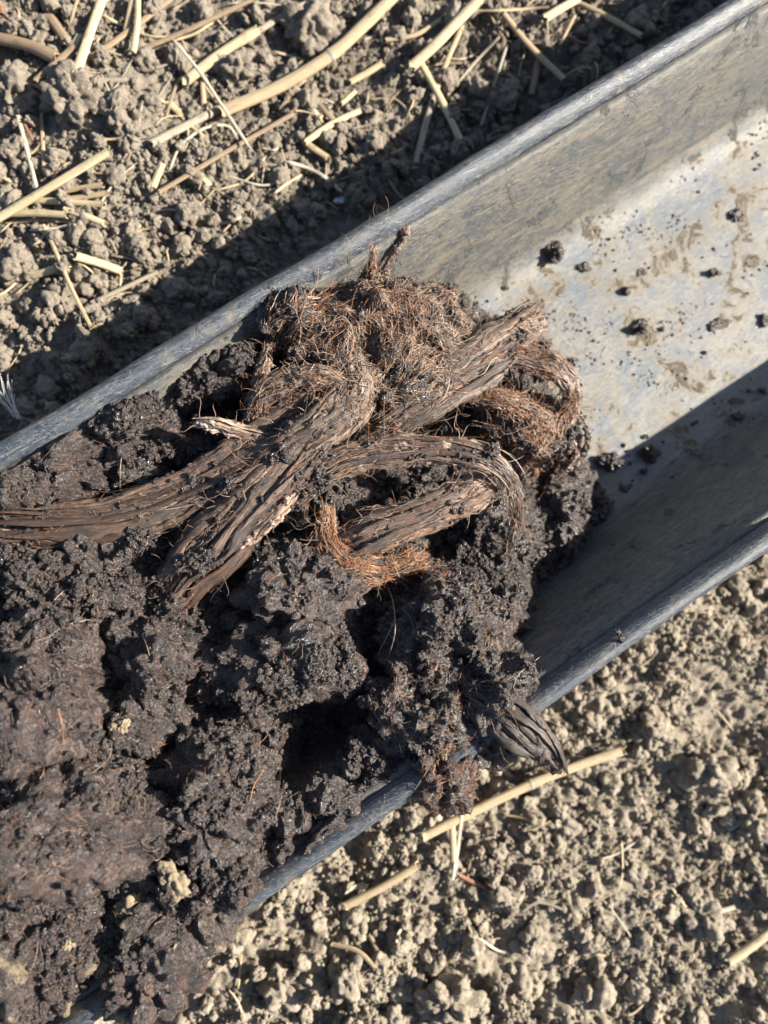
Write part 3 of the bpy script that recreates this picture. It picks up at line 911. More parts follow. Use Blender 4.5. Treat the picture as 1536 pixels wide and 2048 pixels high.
strap([(935, 1385, 55, 42), (990, 1415, 60, 50), (1050, 1465, 62, 40), (1100, 1512, 60, 20), (1122, 1548, 54, 4)],
      'dark pointed bark-like flap jutting over the lower rim', 160, M_BARK, seed=20, tint=(0.2, 0.12), thick=0.36, hairs=40, name='bark_flap', cat='bark flap')

# ------------------------------------------------------------------ matted tuft and loose hairs
def matted(cx, cy, rx, ry, num, seed, tint, lens=(0.004, 0.016), lift=0.0008, ang=0.0, spread=1.2, rf=(0.00008, 0.0002), over=False):
    """fibres draped on whatever lies below, direction from a swirling field"""
    r = np.random.default_rng(seed)
    ns = 10
    a = r.uniform(0, 2 * math.pi, num); q = np.sqrt(r.random(num))
    P = np.array([W(cx + rx * q[i] * math.cos(a[i]), cy + ry * q[i] * math.sin(a[i]), 0.045) for i in range(num)])
    x, y = P[:, 0].copy(), P[:, 1].copy()
    if not over:
        ii = np.clip(np.round((x - TX0) / TS).astype(int), 0, TNX - 1); jj = np.clip(np.round((y - TY0) / TS).astype(int), 0, TNY - 1)
        good = (TOP[ii, jj] > 0) & (np.abs(y) < 0.0715) & ((FIBM[ii, jj] < 0.5) | (r.random(num) < 0.22))
        x, y = x[good], y[good]
        num = len(x)
    ln = r.uniform(*lens, num)
    th = ang + spread * 2.2 * fbm(p3(x, y), 0.012, 2, seed + 1) + r.normal(0, 0.35, num) - TH
    k = r.normal(0, 1.0, num)
    lf = r.uniform(0.0001, 1, num) * lift
    out = np.zeros((num, ns, 3))
    for s in range(ns):
        out[:, s, 0], out[:, s, 1] = x, y
        out[:, s, 2] = topz(x, y)
        x = x + np.cos(th) * ln / ns; y = y + np.sin(th) * ln / ns
        th = th + k / ns
    # smooth the height along each fibre, then lift it
    z = out[:, :, 2]
    for _ in range(3):
        zp = np.pad(z, ((0, 0), (1, 1)), 'edge')
        z = np.maximum(0.25 * zp[:, :-2] + 0.5 * zp[:, 1:-1] + 0.25 * zp[:, 2:], z - 0.0006)
    tl = np.linspace(0, 1, ns)[None]
    end = (r.random(num) < 0.25)[:, None] * tl ** 2 * r.uniform(0, 0.004, num)[:, None]
    out[:, :, 2] = z + lf[:, None] * np.sin(math.pi * tl) + end + 0.00005
    out += np.stack([smooth_rand(num, ns, 6, 0.00022, r) for _ in range(3)], 2)
    rad = r.uniform(*rf, num)[:, None] * np.linspace(1, 0.6, ns)[None]
    v, f, fi = tubes(out, rad)
    return v, f, np.clip(r.normal(tint[0], tint[1], num), 0, 1)[fi]
def join(parts):
    V, F, A, o = [], [], [], 0
    for v, f, a in parts:
        V.append(v); F.append(f + o); A.append(a); o += len(v)
    return np.vstack(V), np.vstack(F), np.concatenate(A)
v, f, a = join([matted(720, 640, 205, 100, 2600, 41, (0.42, 0.25), ang=0.6), matted(770, 740, 150, 95, 1300, 42, (0.44, 0.25), ang=1.2),
                matted(870, 640, 90, 75, 600, 43, (0.40, 0.2), ang=1.6), matted(700, 640, 190, 90, 260, 44, (0.85, 0.08), lens=(0.006, 0.018), lift=0.003, rf=(0.00005, 0.0001)),
                matted(720, 800, 60, 60, 300, 45, (0.6, 0.15), ang=-1.2)])
thing('fibre_tuft', v, f, M_FIB, 'matted tuft of fine brown fibres piled against the upper wall', 'fibre tuft', kind='stuff', attrs={'tint': a})
v, f, a = join([matted(1060, 830, 105, 70, 700, 51, (0.72, 0.2), ang=0.3), matted(1090, 920, 90, 40, 220, 52, (0.7, 0.2), lens=(0.003, 0.010), lift=0.002),
                matted(1030, 640, 60, 30, 160, 53, (0.5, 0.2), ang=0.6)])
thing('fibre_fuzz', v, f, M_FIB, 'reddish fuzz of fine fibres around the curled wisp', 'fibre fuzz', kind='stuff', attrs={'tint': a})
v, f, a = join([matted(880, 1560, 75, 85, 150, 61, (0.86, 0.12), over=True, lens=(0.002, 0.007), lift=0.0015, rf=(0.00006, 0.00014)),
                matted(790, 1130, 110, 40, 260, 62, (0.85, 0.12), lens=(0.003, 0.010), ang=0.2),
                matted(870, 1270, 170, 130, 360, 63, (0.5, 0.25), lens=(0.002, 0.009), rf=(0.00005, 0.00012)),
                matted(870, 1400, 150, 100, 240, 64, (0.6, 0.25), lens=(0.002, 0.006), rf=(0.00005, 0.00012)),
                matted(300, 1300, 320, 330, 260, 65, (0.6, 0.25), lens=(0.002, 0.008), rf=(0.00004, 0.00010), lift=0.002),
                matted(330, 1700, 330, 250, 240, 66, (0.6, 0.25), lens=(0.002, 0.008), rf=(0.00004, 0.00010), lift=0.002),
                matted(250, 950, 250, 120, 150, 67, (0.65, 0.2), lens=(0.003, 0.009), rf=(0.00004, 0.00010), lift=0.002)])
thing('root_hairs', v, f, M_FIB, 'fine root hairs scattered over the dark peat', 'root hairs', kind='stuff', attrs={'tint': a})

for k, (px, py, a, b, lab) in enumerate([(630, 965, 48, 26, 'peat clod caked on the start of the arched strap'), (690, 985, 36, 24, 'peat clod at the edge of the hollow below the arched strap'),
        (90, 1035, 60, 22, 'peat cake on the left end of the long strap'), (470, 965, 34, 18, 'peat scrap in the groove between the two big straps'),
        (400, 1120, 44, 26, 'peat cake on the broad strap above its torn tip'), (345, 1195, 42, 30, 'peat clod covering the torn tip of the broad strap'),
        (905, 845, 38, 24, 'peat clod wedged under the straight strap'), (560, 905, 30, 16, 'peat scrap on the long strap near the pale stub'),
        (980, 905, 26, 16, 'peat scrap on the bend of the arched strap'), (280, 1075, 44, 22, 'peat clod under the belly of the long strap'),
        (860, 945, 52, 18, 'peat crumbs clinging below the arched strap'), (800, 800, 30, 14, 'peat scrap on the straight strap')]):
    q = Wt(px, py)
    kk = PX(q[2])
    v, f = clod_shape((q[0], q[1], q[2] - 0.0006), a * kk, b * kk, 0.0030, rng.uniform(0.2, 0.8), 5, 1700 + k, gran=(0.0036, 0.0018, 0.0010), low=1.8)
    thing('peat_clod', v, f, M_PEAT, lab, 'peat clod', 'peat clods in the trough')
    splat(v, f)

# single hairs one can point to: (points px,py,lift mm), radius mm, tint, label
HAIRS = [
 ([(243, 912, 3), (241, 940, 8), (240, 985, 2)], .16, .66, 'straight upright tan root hair above the long strap'),
 ([(330, 1020, 3), (390, 1008, 3), (450, 985, 3)], .14, .60, 'thin tan hair lying across the long strap'),
 ([(385, 1190, 1), (450, 1150, 4), (545, 1105, 2)], .14, .55, 'long thin hair beside the torn tip of the broad strap'),
 ([(770, 1165, 2), (785, 1200, 4), (790, 1260, 3), (778, 1310, 1)], .30, .50, 'brown rootlet hanging from the orange wad'),
 ([(790, 1240, 2), (770, 1280, 3), (755, 1310, 1)], .18, .55, 'pale rootlet forking off below the orange wad'),
 ([(1000, 905, 3), (1022, 945, 5), (1030, 985, 4), (1040, 1005, 2)], .16, .70, 'pale hair over the bend of the arched strap'),
 ([(1040, 1010, 2), (1050, 1050, 3), (1062, 1085, 1)], .14, .86, 'orange hair hanging off the bend of the arched strap'),
 ([(1015, 1085, 2), (1013, 1110, 2), (1016, 1125, 1)], .12, .86, 'orange hair at the drooping tip of the arched strap'),
 ([(1040, 690, 3), (1080, 740, 8), (1085, 790, 7), (1060, 820, 2)], .12, .84, 'loose orange loop of hair in the middle of the curl'),
 ([(1120, 640, 4), (1118, 690, 6), (1118, 730, 4)], .10, .66, 'fine hair standing up at the top of the curl'),
 ([(1035, 650, 3), (1075, 680, 5), (1115, 715, 2)], .12, .80, 'orange hair leaving the frayed strap end'),
 ([(1125, 725, 4), (1150, 745, 6), (1148, 790, 4), (1135, 830, 2)], .11, .84, 'orange hair looping round the outside of the curl'),
 ([(500, 1600, 1), (508, 1570, 4), (525, 1545, 6), (528, 1530, 6)], .22, .85, 'red rootlet sticking out towards the dark hollow'),
 ([(540, 1645, 1), (558, 1610, 5), (564, 1580, 6)], .12, .70, 'tan hair curving over the dark hollow'),
 ([(120, 1415, 2), (125, 1450, 4), (128, 1490, 1)], .16, .90, 'orange hair on the large blurred clod'),
 ([(110, 1200, 2), (128, 1182, 4), (145, 1178, 3)], .13, .64, 'tan hair bent across the crumbly clod'),
 ([(140, 1248, 1), (180, 1240, 4), (190, 1258, 2)], .12, .60, 'tan hair curved between the left clods'),
 ([(285, 1270, 1), (295, 1290, 3), (300, 1310, 1)], .15, .72, 'short reddish hair pair on the shaded clod'),
 ([(650, 745, 3), (655, 690, 5), (690, 660, 2)], .12, .84, 'orange hair arching over the middle of the tuft'),
 ([(600, 640, 3), (612, 600, 7), (610, 585, 8)], .14, .80, 'orange hair spike rising at the left of the tuft'),
 ([(765, 800, 3), (768, 850, 4), (770, 880, 2)], .11, .60, 'fine hair crossing the straight strap'),
 ([(640, 555, 3), (655, 520, 6), (662, 505, 7)], .10, .75, 'fine hair leaning on the upper wall'),
 ([(860, 1530, 2), (820, 1600, 2), (838, 1628, 1)], .14, .75, 'curly hair at the bottom of the reddish clod'),
 ([(1085, 1310, 1), (1040, 1345, 4), (1025, 1375, 2)], .12, .66, 'pale hair at the corner of the lower rim'),
 ([(40, 800, 1), (75, 870, 2), (100, 900, 1)], .10, .70, 'faint hair by the upper rim at left'),
]
for pts, rr, tn, lab in HAIRS[:-1]:
    Q = np.array([Wt(px, py, l * MM) for px, py, l in pts])
    C, L = spline(Q, 26)
    v, f, fi = tubes(C[None], (rr * MM * np.linspace(1, 0.55, 26))[None], 5)
    thing('root_hair', v, f, M_FIB, lab, 'root hair', 'single root hairs', attrs={'tint': np.full(len(v), tn)})

# ------------------------------------------------------------------ crumbs (instanced stuff)
def variants(name, mat, num, seed, sub=4, rough=1.0):
    out = []
    for k in range(num):
        r = np.random.default_rng(seed + k)
        v, f = ico(sub)
        e = r.uniform(0.7, 1.25, 3)
        p = v * e
        q = p + k * 7.7
        d = 0.55 * fbm(q, 1.1, 5, seed + k, 0.62) + 0.42 * (bubble(q, 0.75, seed + k + 9) - 0.45) * rough + 0.16 * (bubble(q, 0.32, seed + k + 19) - 0.4)
        p = p * (1 + d)[:, None]
        out.append(bpy.data.objects.new(name, mesh_np(name, p, f, mat)))
    return out

def scatter(name, pts, size, vobs, label, cat, seed, squash=0.85):
    r = np.random.default_rng(seed)
    n = len(pts)
    me = bpy.data.meshes.new(name)
    me.vertices.add(n)
    me.vertices.foreach_set('co', np.ascontiguousarray(pts, np.float32).ravel())
    def att(k, typ, key, a):
        me.attributes.new(k, typ, 'POINT').data.foreach_set(key, np.ascontiguousarray(a).ravel())
    att('isc', 'FLOAT_VECTOR', 'vector', (size[:, None] * r.uniform(0.75, 1.25, (n, 3)) * [1, 1, squash]).astype(np.float32))
    att('irot', 'FLOAT_VECTOR', 'vector', np.stack([r.normal(0, 0.5, n), r.normal(0, 0.5, n), r.uniform(0, 6.28, n)], 1).astype(np.float32))
    att('iid', 'INT', 'value', r.integers(0, len(vobs), n).astype(np.int32))
    o = bpy.data.objects.new(name, me)
    col.objects.link(o)
    ng = bpy.data.node_groups.new(name, 'GeometryNodeTree')
    ng.interface.new_socket('Geometry', in_out='INPUT', socket_type='NodeSocketGeometry')
    ng.interface.new_socket('Geometry', in_out='OUTPUT', socket_type='NodeSocketGeometry')
    N = ng.nodes
    gi, go = N.new('NodeGroupInput'), N.new('NodeGroupOutput')
    g2i = N.new('GeometryNodeGeometryToInstance')
    for vo in reversed(vobs):
        oi = N.new('GeometryNodeObjectInfo')
        oi.inputs['Object'].default_value = vo
        ng.links.new(oi.outputs['Geometry'], g2i.inputs[0])
    ip = N.new('GeometryNodeInstanceOnPoints')
    ip.inputs['Pick Instance'].default_value = True
    ng.links.new(gi.outputs[0], ip.inputs['Points'])
    ng.links.new(g2i.outputs[0], ip.inputs['Instance'])
    for nm, dt, sock in (('isc', 'FLOAT_VECTOR', 'Scale'), ('irot', 'FLOAT_VECTOR', 'Rotation'), ('iid', 'INT', 'Instance Index')):
        a = N.new('GeometryNodeInputNamedAttribute')
        a.data_type = dt
        a.inputs['Name'].default_value = nm
        ng.links.new(a.outputs['Attribute'], ip.inputs[sock])
    ng.links.new(ip.outputs[0], go.inputs[0])
    md = o.modifiers.new('crumbs', 'NODES')
    md.node_group = ng
    return tag(o, label, cat, kind='stuff')

VS = variants('soil_crumb_shape', M_CLOD, 9, 700)
VB = variants('soil_speck_shape', mat_soil('damp_soil', 0.62), 4, 760)
VP = variants('peat_crumb_shape', M_PEAT, 7, 800)
# soil crumbs
n = 150000
x = rng.uniform(-0.30, 0.33, n); y = rng.uniform(-0.265, 0.275, n)
sz = 0.00036 * (1 - rng.random(n)) ** (-0.52)
sz = np.clip(sz, 0, 0.0038)
ok = np.abs(y) > 0.066
clump = fbm(p3(x, y), 0.02, 3, 777)
ok &= (rng.random(n) < 0.55 + 0.9 * clump)
x, y, sz = x[ok], y[ok], sz[ok]
n = 26000                        # bigger, sparser crumbs farther out, where the sheet is coarser
x2 = rng.uniform(-1.1, 1.1, n); y2 = rng.uniform(-1.1, 1.1, n)
ok = (np.abs(y2) > 0.085) & ((np.abs(x2) > 0.29) | (np.abs(y2) > 0.26))
x2, y2 = x2[ok], y2[ok]
x, y = np.concatenate([x, x2]), np.concatenate([y, y2])
sz = np.concatenate([sz, np.clip(0.0022 * (1 - rng.random(len(x2))) ** (-0.5), 0, 0.012)])
scatter('soil_crumbs', np.stack([x, y, gz(x, y) + 0.25 * sz], 1), sz, VS, 'loose dry soil crumbs covering the field ground', 'soil crumbs', 71)
# peat crumbs, on the bed and on the clods and straps
i, j = np.nonzero(TOP > -0.5)
pz = TOP[i, j]
xx, yy = TX0 + i * TS, TY0 + j * TS
fld = fbm(p3(xx, yy), 0.010, 3, 888)
inside = np.abs(yy) < 0.075
w = np.clip(0.25 + 2.2 * fld, 0.02, 1) * inside * (1 - 0.78 * FIBM[i, j])
tc_ = W(740, 670, 0.045)
w = w * np.where((xx - tc_[0]) ** 2 + (yy - tc_[1]) ** 2 < 0.028 ** 2, 0.9, 1)
# fewer crumbs where the fibre tuft and the straps lie
pick = rng.choice(len(i), 30000, replace=True, p=w / w.sum())
sz = np.clip(0.00026 * (1 - rng.random(len(pick))) ** (-0.48), 0, 0.0014)
sz = sz * np.where(FIBM[i[pick], j[pick]] > 0.5, 0.6, 1.0)
keepf = (pz[pick] > 0.003)
pick, sz = pick[keepf], sz[keepf]
jx = rng.normal(0, 0.0003, (len(pick), 2))
scatter('peat_crumbs', np.stack([xx[pick] + jx[:, 0], yy[pick] + jx[:, 1], pz[pick] + 0.1 * sz], 1), sz, VP, 'fine glistening wet peat crumbs over the heap', 'peat crumbs', 72)
# tiny specks of peat on the trough floor, thinning out to the right
n = 3600
x = rng.uniform(-0.02, 0.26, n); y = rng.uniform(-0.055, 0.06, n)
near = np.exp(-np.maximum(0, x - 0.055) / 0.022)
ok = rng.random(n) < near * 0.8 + 0.05
x, y = x[ok], y[ok]
sz = np.clip(0.00016 * (1 - rng.random(len(x))) ** (-0.6), 0, 0.0008)
scatter('peat_specks', np.stack([x, y, trough_z(y) + 0.2 * sz], 1), sz, VP, 'tiny peat specks sprinkled on the bare trough floor', 'peat specks', 73)

n = 14000
x = rng.uniform(0.0, 0.30, n); y = rng.uniform(-0.055, 0.060, n)
cl = fbm(p3(x, y), 0.016, 4, 555, 0.6)
ok = rng.random(n) < np.clip((cl - 0.10) * 3.2, 0.015, 1)
x, y = x[ok], y[ok]
sz = np.clip(0.00017 * (1 - rng.random(len(x))) ** (-0.5), 0, 0.0006)
scatter('soil_specks', np.stack([x, y, trough_z(y) + 0.1 * sz], 1), sz, VB, 'tan soil specks drying in patches on the trough floor', 'soil specks', 74, 0.6)
# peat crumbs one can point to on the bare trough: (px, py, size px, label)
PCR = [
 (1105, 508, 24, 30, 'upright peat crumb where the floor meets the upper wall'),
 (1168, 536, 22, 12, 'flat peat crumb right of the upright one'),
 (1430, 547, 15, 13, 'small black peat crumb near the right edge, alone on the pale floor'),
 (1276, 656, 24, 18, 'rounded peat crumb with a long shadow in mid floor'),
 (1253, 584, 12, 7, 'tiny peat chip above the rounded mid floor crumb'),
 (1284, 545, 13, 9, 'brownish speck of peat on a tan soil smear'),
 (1088, 692, 18, 16, 'peat crumb beside the frayed strap end'),
 (1143, 722, 16, 13, 'peat crumb just right of the curled wisp'),
 (1297, 906, 28, 22, 'jagged peat crumb in the shaded strip of floor'),
 (1215, 925, 38, 22, 'large peat crumb at the shadow edge'),
 (1252, 975, 18, 9, 'flat peat crumb below the jagged one'),
 (1190, 1030, 22, 14, 'peat crumb in shade at the right foot of the heap'),
 (1160, 1075, 26, 18, 'wide black crumb low in the shaded corner'),
 (1522, 783, 14, 9, 'peat speck at the right picture edge in shade'),
 (1495, 781, 8, 6, 'smaller speck beside the one at the right edge'),
 (1387, 848, 9, 7, 'lone speck in the shaded strip right of the jagged crumb'),
 (1290, 873, 9, 6, 'speck above the jagged crumb on the shadow line'),
 (1284, 944, 7, 8, 'speck under the jagged crumb'),
 (1474, 832, 16, 11, 'brown leaf-like scrap in the shade near the right edge'),
 (1440, 650, 32, 18, 'flat brown peat smear near the right edge'),
 (1470, 432, 24, 16, 'brown peat smear near the top right of the floor'),
 (1008, 577, 10, 6, 'speck of peat at the foot of the upper wall'),
 (1062, 700, 12, 10, 'dark speck left of the crumb by the frayed end'),
 (1530, 640, 10, 14, 'dark crumb cut by the right picture edge'),
 (1300, 1048, 10, 6, 'faint crumb on the shaded lower wall'),
 (1140, 1000, 30, 22, 'black crumb leaning on the heap above the shaded corner'),
 (1175, 960, 24, 16, 'black crumb between the heap and the large crumb'),
 (1060, 1240, 20, 22, 'dark crumb stuck to the lower wall by the heap'),
]
for k, (px, py, a, b, lab) in enumerate(PCR):
    q = np.array(W(px, py, 0.004))
    for _ in range(4):
        z = float(trough_z(q[1])); q = np.array(W(px, py, z))
    kk = PX(z) * 0.82
    hz = min(a, b) * kk * 0.8
    flat = 0.35 if 'flat' in lab or 'smear' in lab else 1.0
    v, f = clod_shape((q[0], q[1], q[2] + hz * flat * 0.6), a * kk, b * kk, hz * flat, rng.uniform(-0.5, 0.5), 5 if a > 20 else 4, 900 + k, gran=(0.0030, 0.0016, 0.0009))
    thing('peat_crumb', v, f, M_PEATB if 'brown' in lab else M_PEAT, lab, 'peat crumb', 'peat crumbs on the bare trough')
# bark chip on the lower rim
q = W(1240, 1272, 0.0585)
v, f = clod_shape((q[0], q[1], 0.0588), 7 * PX(.058), 16 * PX(.058), 0.0008, 0.5, 4, 990, gran=(0.002, 0.001, 0.0006))
thing('bark_chip', v, f, M_PEATB, 'tiny reddish bark chip lying on the lower rim', 'bark chip')
# sand patches on the peat
for px, py, a, b, lab in [(240, 1455, 22, 14, 'pale sand lump between the largest peat lumps'), (262, 1815, 40, 24, 'pale sand patch on the sandy peat clod'),
                          (345, 1765, 26, 44, 'tall sand patch beside the brown slab'), (135, 1880, 16, 14, 'small sand lump in the lower left corner'),
                          (352, 1895, 10, 8, 'pale grain below the sand patch')]:
    q = Wt(px, py)
    kk = PX(q[2])
    v, f = clod_shape((q[0], q[1], q[2] - 0.0013), a * kk, b * kk, 0.0020, 0.6, 5, 960 + px, gran=(0.003, 0.0014, 0.0008), rough=0.8)
    thing('sand_patch', v, f, M_CLOD if False else mat_plain('sand', (0.23, 0.185, 0.12), 0.9), lab, 'sand patch', 'sand patches on the peat')

# ------------------------------------------------------------------ soil clods on the ground
SC = [
 (150, 195, 58, 62, 'big lumpy soil clod at upper left, below the leaning straw'),
 (35, 190, 46, 50, 'rounded soil clod at the left edge, under the brown stalk'),
 (75, 60, 30, 32, 'soil clod in the upper left corner'),
 (25, 45, 24, 22, 'small soil clod in the extreme upper left corner'),
 (620, 70, 66, 55, 'large rough soil clod at the top, above the long jointed straw'),
 (380, 435, 30, 44, 'smooth egg-shaped soil clod next to the shadow of the trough'),
 (235, 230, 28, 40, 'upright soil clod right of the big lumpy one'),
 (265, 275, 30, 28, 'soil clod below the upright one'),
 (300, 130, 40, 26, 'soil clod below the thin brown stalks'),
 (40, 540, 50, 42, 'pale soil clod at the left edge below the straw bundle'),
 (275, 525, 22, 22, 'round soil clod right of the short straw stub'),
 (190, 560, 30, 30, 'soil clod between the two cut straw pieces and the rim'),
 (345, 110, 20, 22, 'small soil clod beside the white grass blade'),
 (480, 140, 40, 30, 'soil clod under the thick cut straw'),
 (430, 330, 34, 26, 'soil clod below the thin brown stem'),
 (110, 620, 34, 26, 'soil clod in the trough shadow at left'),
 (280, 640, 40, 30, 'grey soil clod deep in the trough shadow'),
 (480, 500, 36, 26, 'soil clod in shadow near the white pebble side'),
 (1410, 1540, 62, 50, 'broad soil clod at right, below the lower rim'),
 (1300, 1460, 44, 32, 'soil clod below the rim, above the long straw tip'),
 (1120, 1640, 40, 34, 'soil clod right of the long straw, below the flap'),
 (1180, 1980, 46, 32, 'soil clod at the bottom, left of the pale chips'),
 (900, 2000, 64, 40, 'wide pale soil clod at the bottom edge'),
 (790, 1960, 36, 28, 'soil clod above the wide bottom one'),
 (1060, 1880, 38, 30, 'soil clod in the middle of the lower soil'),
 (700, 1950, 40, 46, 'pale soil clod near the thin bent stems'),
 (1500, 1640, 44, 40, 'soil clod at the right edge below the broad one'),
 (1400, 1830, 48, 36, 'soil clod with pale chips by the right straw'),
 (560, 1960, 48, 44, 'pale soil clod beside the lower rim at the bottom'),
 (1480, 1300, 40, 30, 'soil clod at the right edge just below the rim'),
 (760, 1790, 34, 26, 'soil clod beside the blurred tan straw'),
 (1010, 190, 36, 28, 'soil clod in shadow among the crossing stems at the top'),
 (960, 200, 40, 30, 'dark soil clod between crossing stems beside the upper rim'),
]
for k, (px, py, a, b, lab) in enumerate(SC):
    q = Wg(px, py)
    kk = PX(q[2])
    s = (a + b) / 2 * kk
    v, f = clod_shape((q[0], q[1], q[2] + 0.12 * s), a * kk, b * kk, 0.75 * s, rng.uniform(-0.4, 0.4), 5, 1200 + k, gran=(0.0070, 0.0032, 0.0014))
    thing('soil_clod', v, f, M_CLOD, lab, 'soil clod', 'soil clods beside the trough')

# ------------------------------------------------------------------ straw
def straw(pts, wpx, kind, label, node=None, lift=0.0, flat=0.62, name='straw', bend=0.0, cat='straw', nn=44, mm=12):
    r = np.random.default_rng(abs(hash(label)) % 1000 if False else int(sum(pts[0]) * 7 + wpx) % 9999)
    P = np.array([Wg(px, py) for px, py in pts])
    rad = 0.82 * wpx / 2 * PX(P[:, 2].mean())
    # height: a stiff line resting on the high spots of the soil
    C, L = spline(P, 40)
    h = gz(C[:, 0], C[:, 1])
    t = np.linspace(0, 1, 40)
    if len(pts) == 2 or wpx > 9:
        A = np.stack([t, 1 - t], 1)
        co = np.linalg.lstsq(A, h, rcond=None)[0]
        co = np.clip(co, co.mean() - 0.006, co.mean() + 0.006)
        zl = A @ co
        zl = zl + np.percentile(h - zl, 78)
    else:
        zl = h.copy()
        for _ in range(30):
            zp = np.pad(zl, 1, 'edge'); zl = np.maximum((zp[:-2] + zp[2:]) / 2, 0.7 * zl + 0.3 * (zp[:-2] + zp[2:]) / 2)
    zl = zl + rad * 0.7 + lift * MM
    # put the line back where the picture shows it, at its real height
    Q = np.array([W(*(np.array(pp)), z) for pp, z in zip(spline(np.array(pts, float), 40)[0], zl)])
    n, m = nn, mm
    C, L = spline(Q, n)
    tg = np.gradient(C, axis=0); tg /= np.linalg.norm(tg, axis=1)[:, None]
    sd = np.cross(np.array([0, 0, 1.0])[None], tg); sd /= np.linalg.norm(sd, axis=1)[:, None]
    up = np.cross(tg, sd)
    t = np.linspace(0, 1, n)
    R = rad * (1 + 0.05 * vnoise(np.stack([t * 5, 0 * t, 0 * t + wpx], 1), 3))
    nodes = [] if node is None else (node if isinstance(node, (list, tuple)) else [node])
    for nd in nodes:
        R = R * (1 + 0.12 * np.exp(-((t - nd) * L / (1.1 * rad)) ** 2))
    if flat < 0.5:
        R = R * np.minimum(1, np.minimum(t, 1 - t) * 8 + 0.25)
    th = np.linspace(0, 2 * math.pi, m, endpoint=False)
    rid = 1 + 0.05 * np.cos(th * 5 + 1)
    V = C[:, None] + sd[:, None] * (R[:, None] * np.cos(th) * rid)[:, :, None] + up[:, None] * (R[:, None] * np.sin(th) * rid * flat)[:, :, None]
    # ragged cut ends
    V[0] += tg[0] * (r.uniform(-0.5, 0.7, m)[:, None] * rad)
    V[-1] += tg[-1] * (r.uniform(-0.7, 0.5, m)[:, None] * rad)
    O = V.reshape(-1, 3)
    I = (C[:, None] + (V - C[:, None]) * 0.72).reshape(-1, 3)
    f = grid_faces(n, m, True)
    N = n * m
    k = np.arange(m); k2 = (k + 1) % m
    e0 = np.stack([k, k2, N + k2, N + k], 1)
    b = (n - 1) * m
    e1 = np.stack([b + k2, b + k, N + b + k, N + b + k2], 1)
    s = np.repeat(t * L, m); ac = np.tile(np.concatenate([np.linspace(0, 1, m // 2), np.linspace(1, 0, m - m // 2)]), n) * rad * 3
    fc = np.stack([s, ac, 0 * s + pts[0][0]], 1)
    body = thing(name, np.vstack([O, I]), [f[:, ::-1], f + N, e0, e1], M_STRAW[kind], label, cat, 'straw and dry stems on the soil', attrs={'fc': np.vstack([fc, fc])})
    for nd in nodes:          # the joint ring
        c = C[int(nd * (n - 1))]; tgv = tg[int(nd * (n - 1))]; sdv = sd[int(nd * (n - 1))]; upv = up[int(nd * (n - 1))]
        ss = np.linspace(-1, 1, 7)
        rr = rad * (1.08 + 0.08 * np.cos(ss * 2.5))
        RV = c + tgv * (ss * rad * 0.5)[:, None, None] + sdv * (rr[:, None] * np.cos(th))[:, :, None] + upv * (rr[:, None] * flat * np.sin(th))[:, :, None]
        RV = RV.reshape(-1, 3)
        fr = np.stack([0 * RV[:, 0], RV[:, 0] * 0, RV[:, 0]], 1)
        thing('joint_ring', RV, grid_faces(7, m, True)[:, ::-1], M_STRAW['grey' if kind != 'pale' else 'tan'], parent=body, attrs={'fc': fr})
    return body

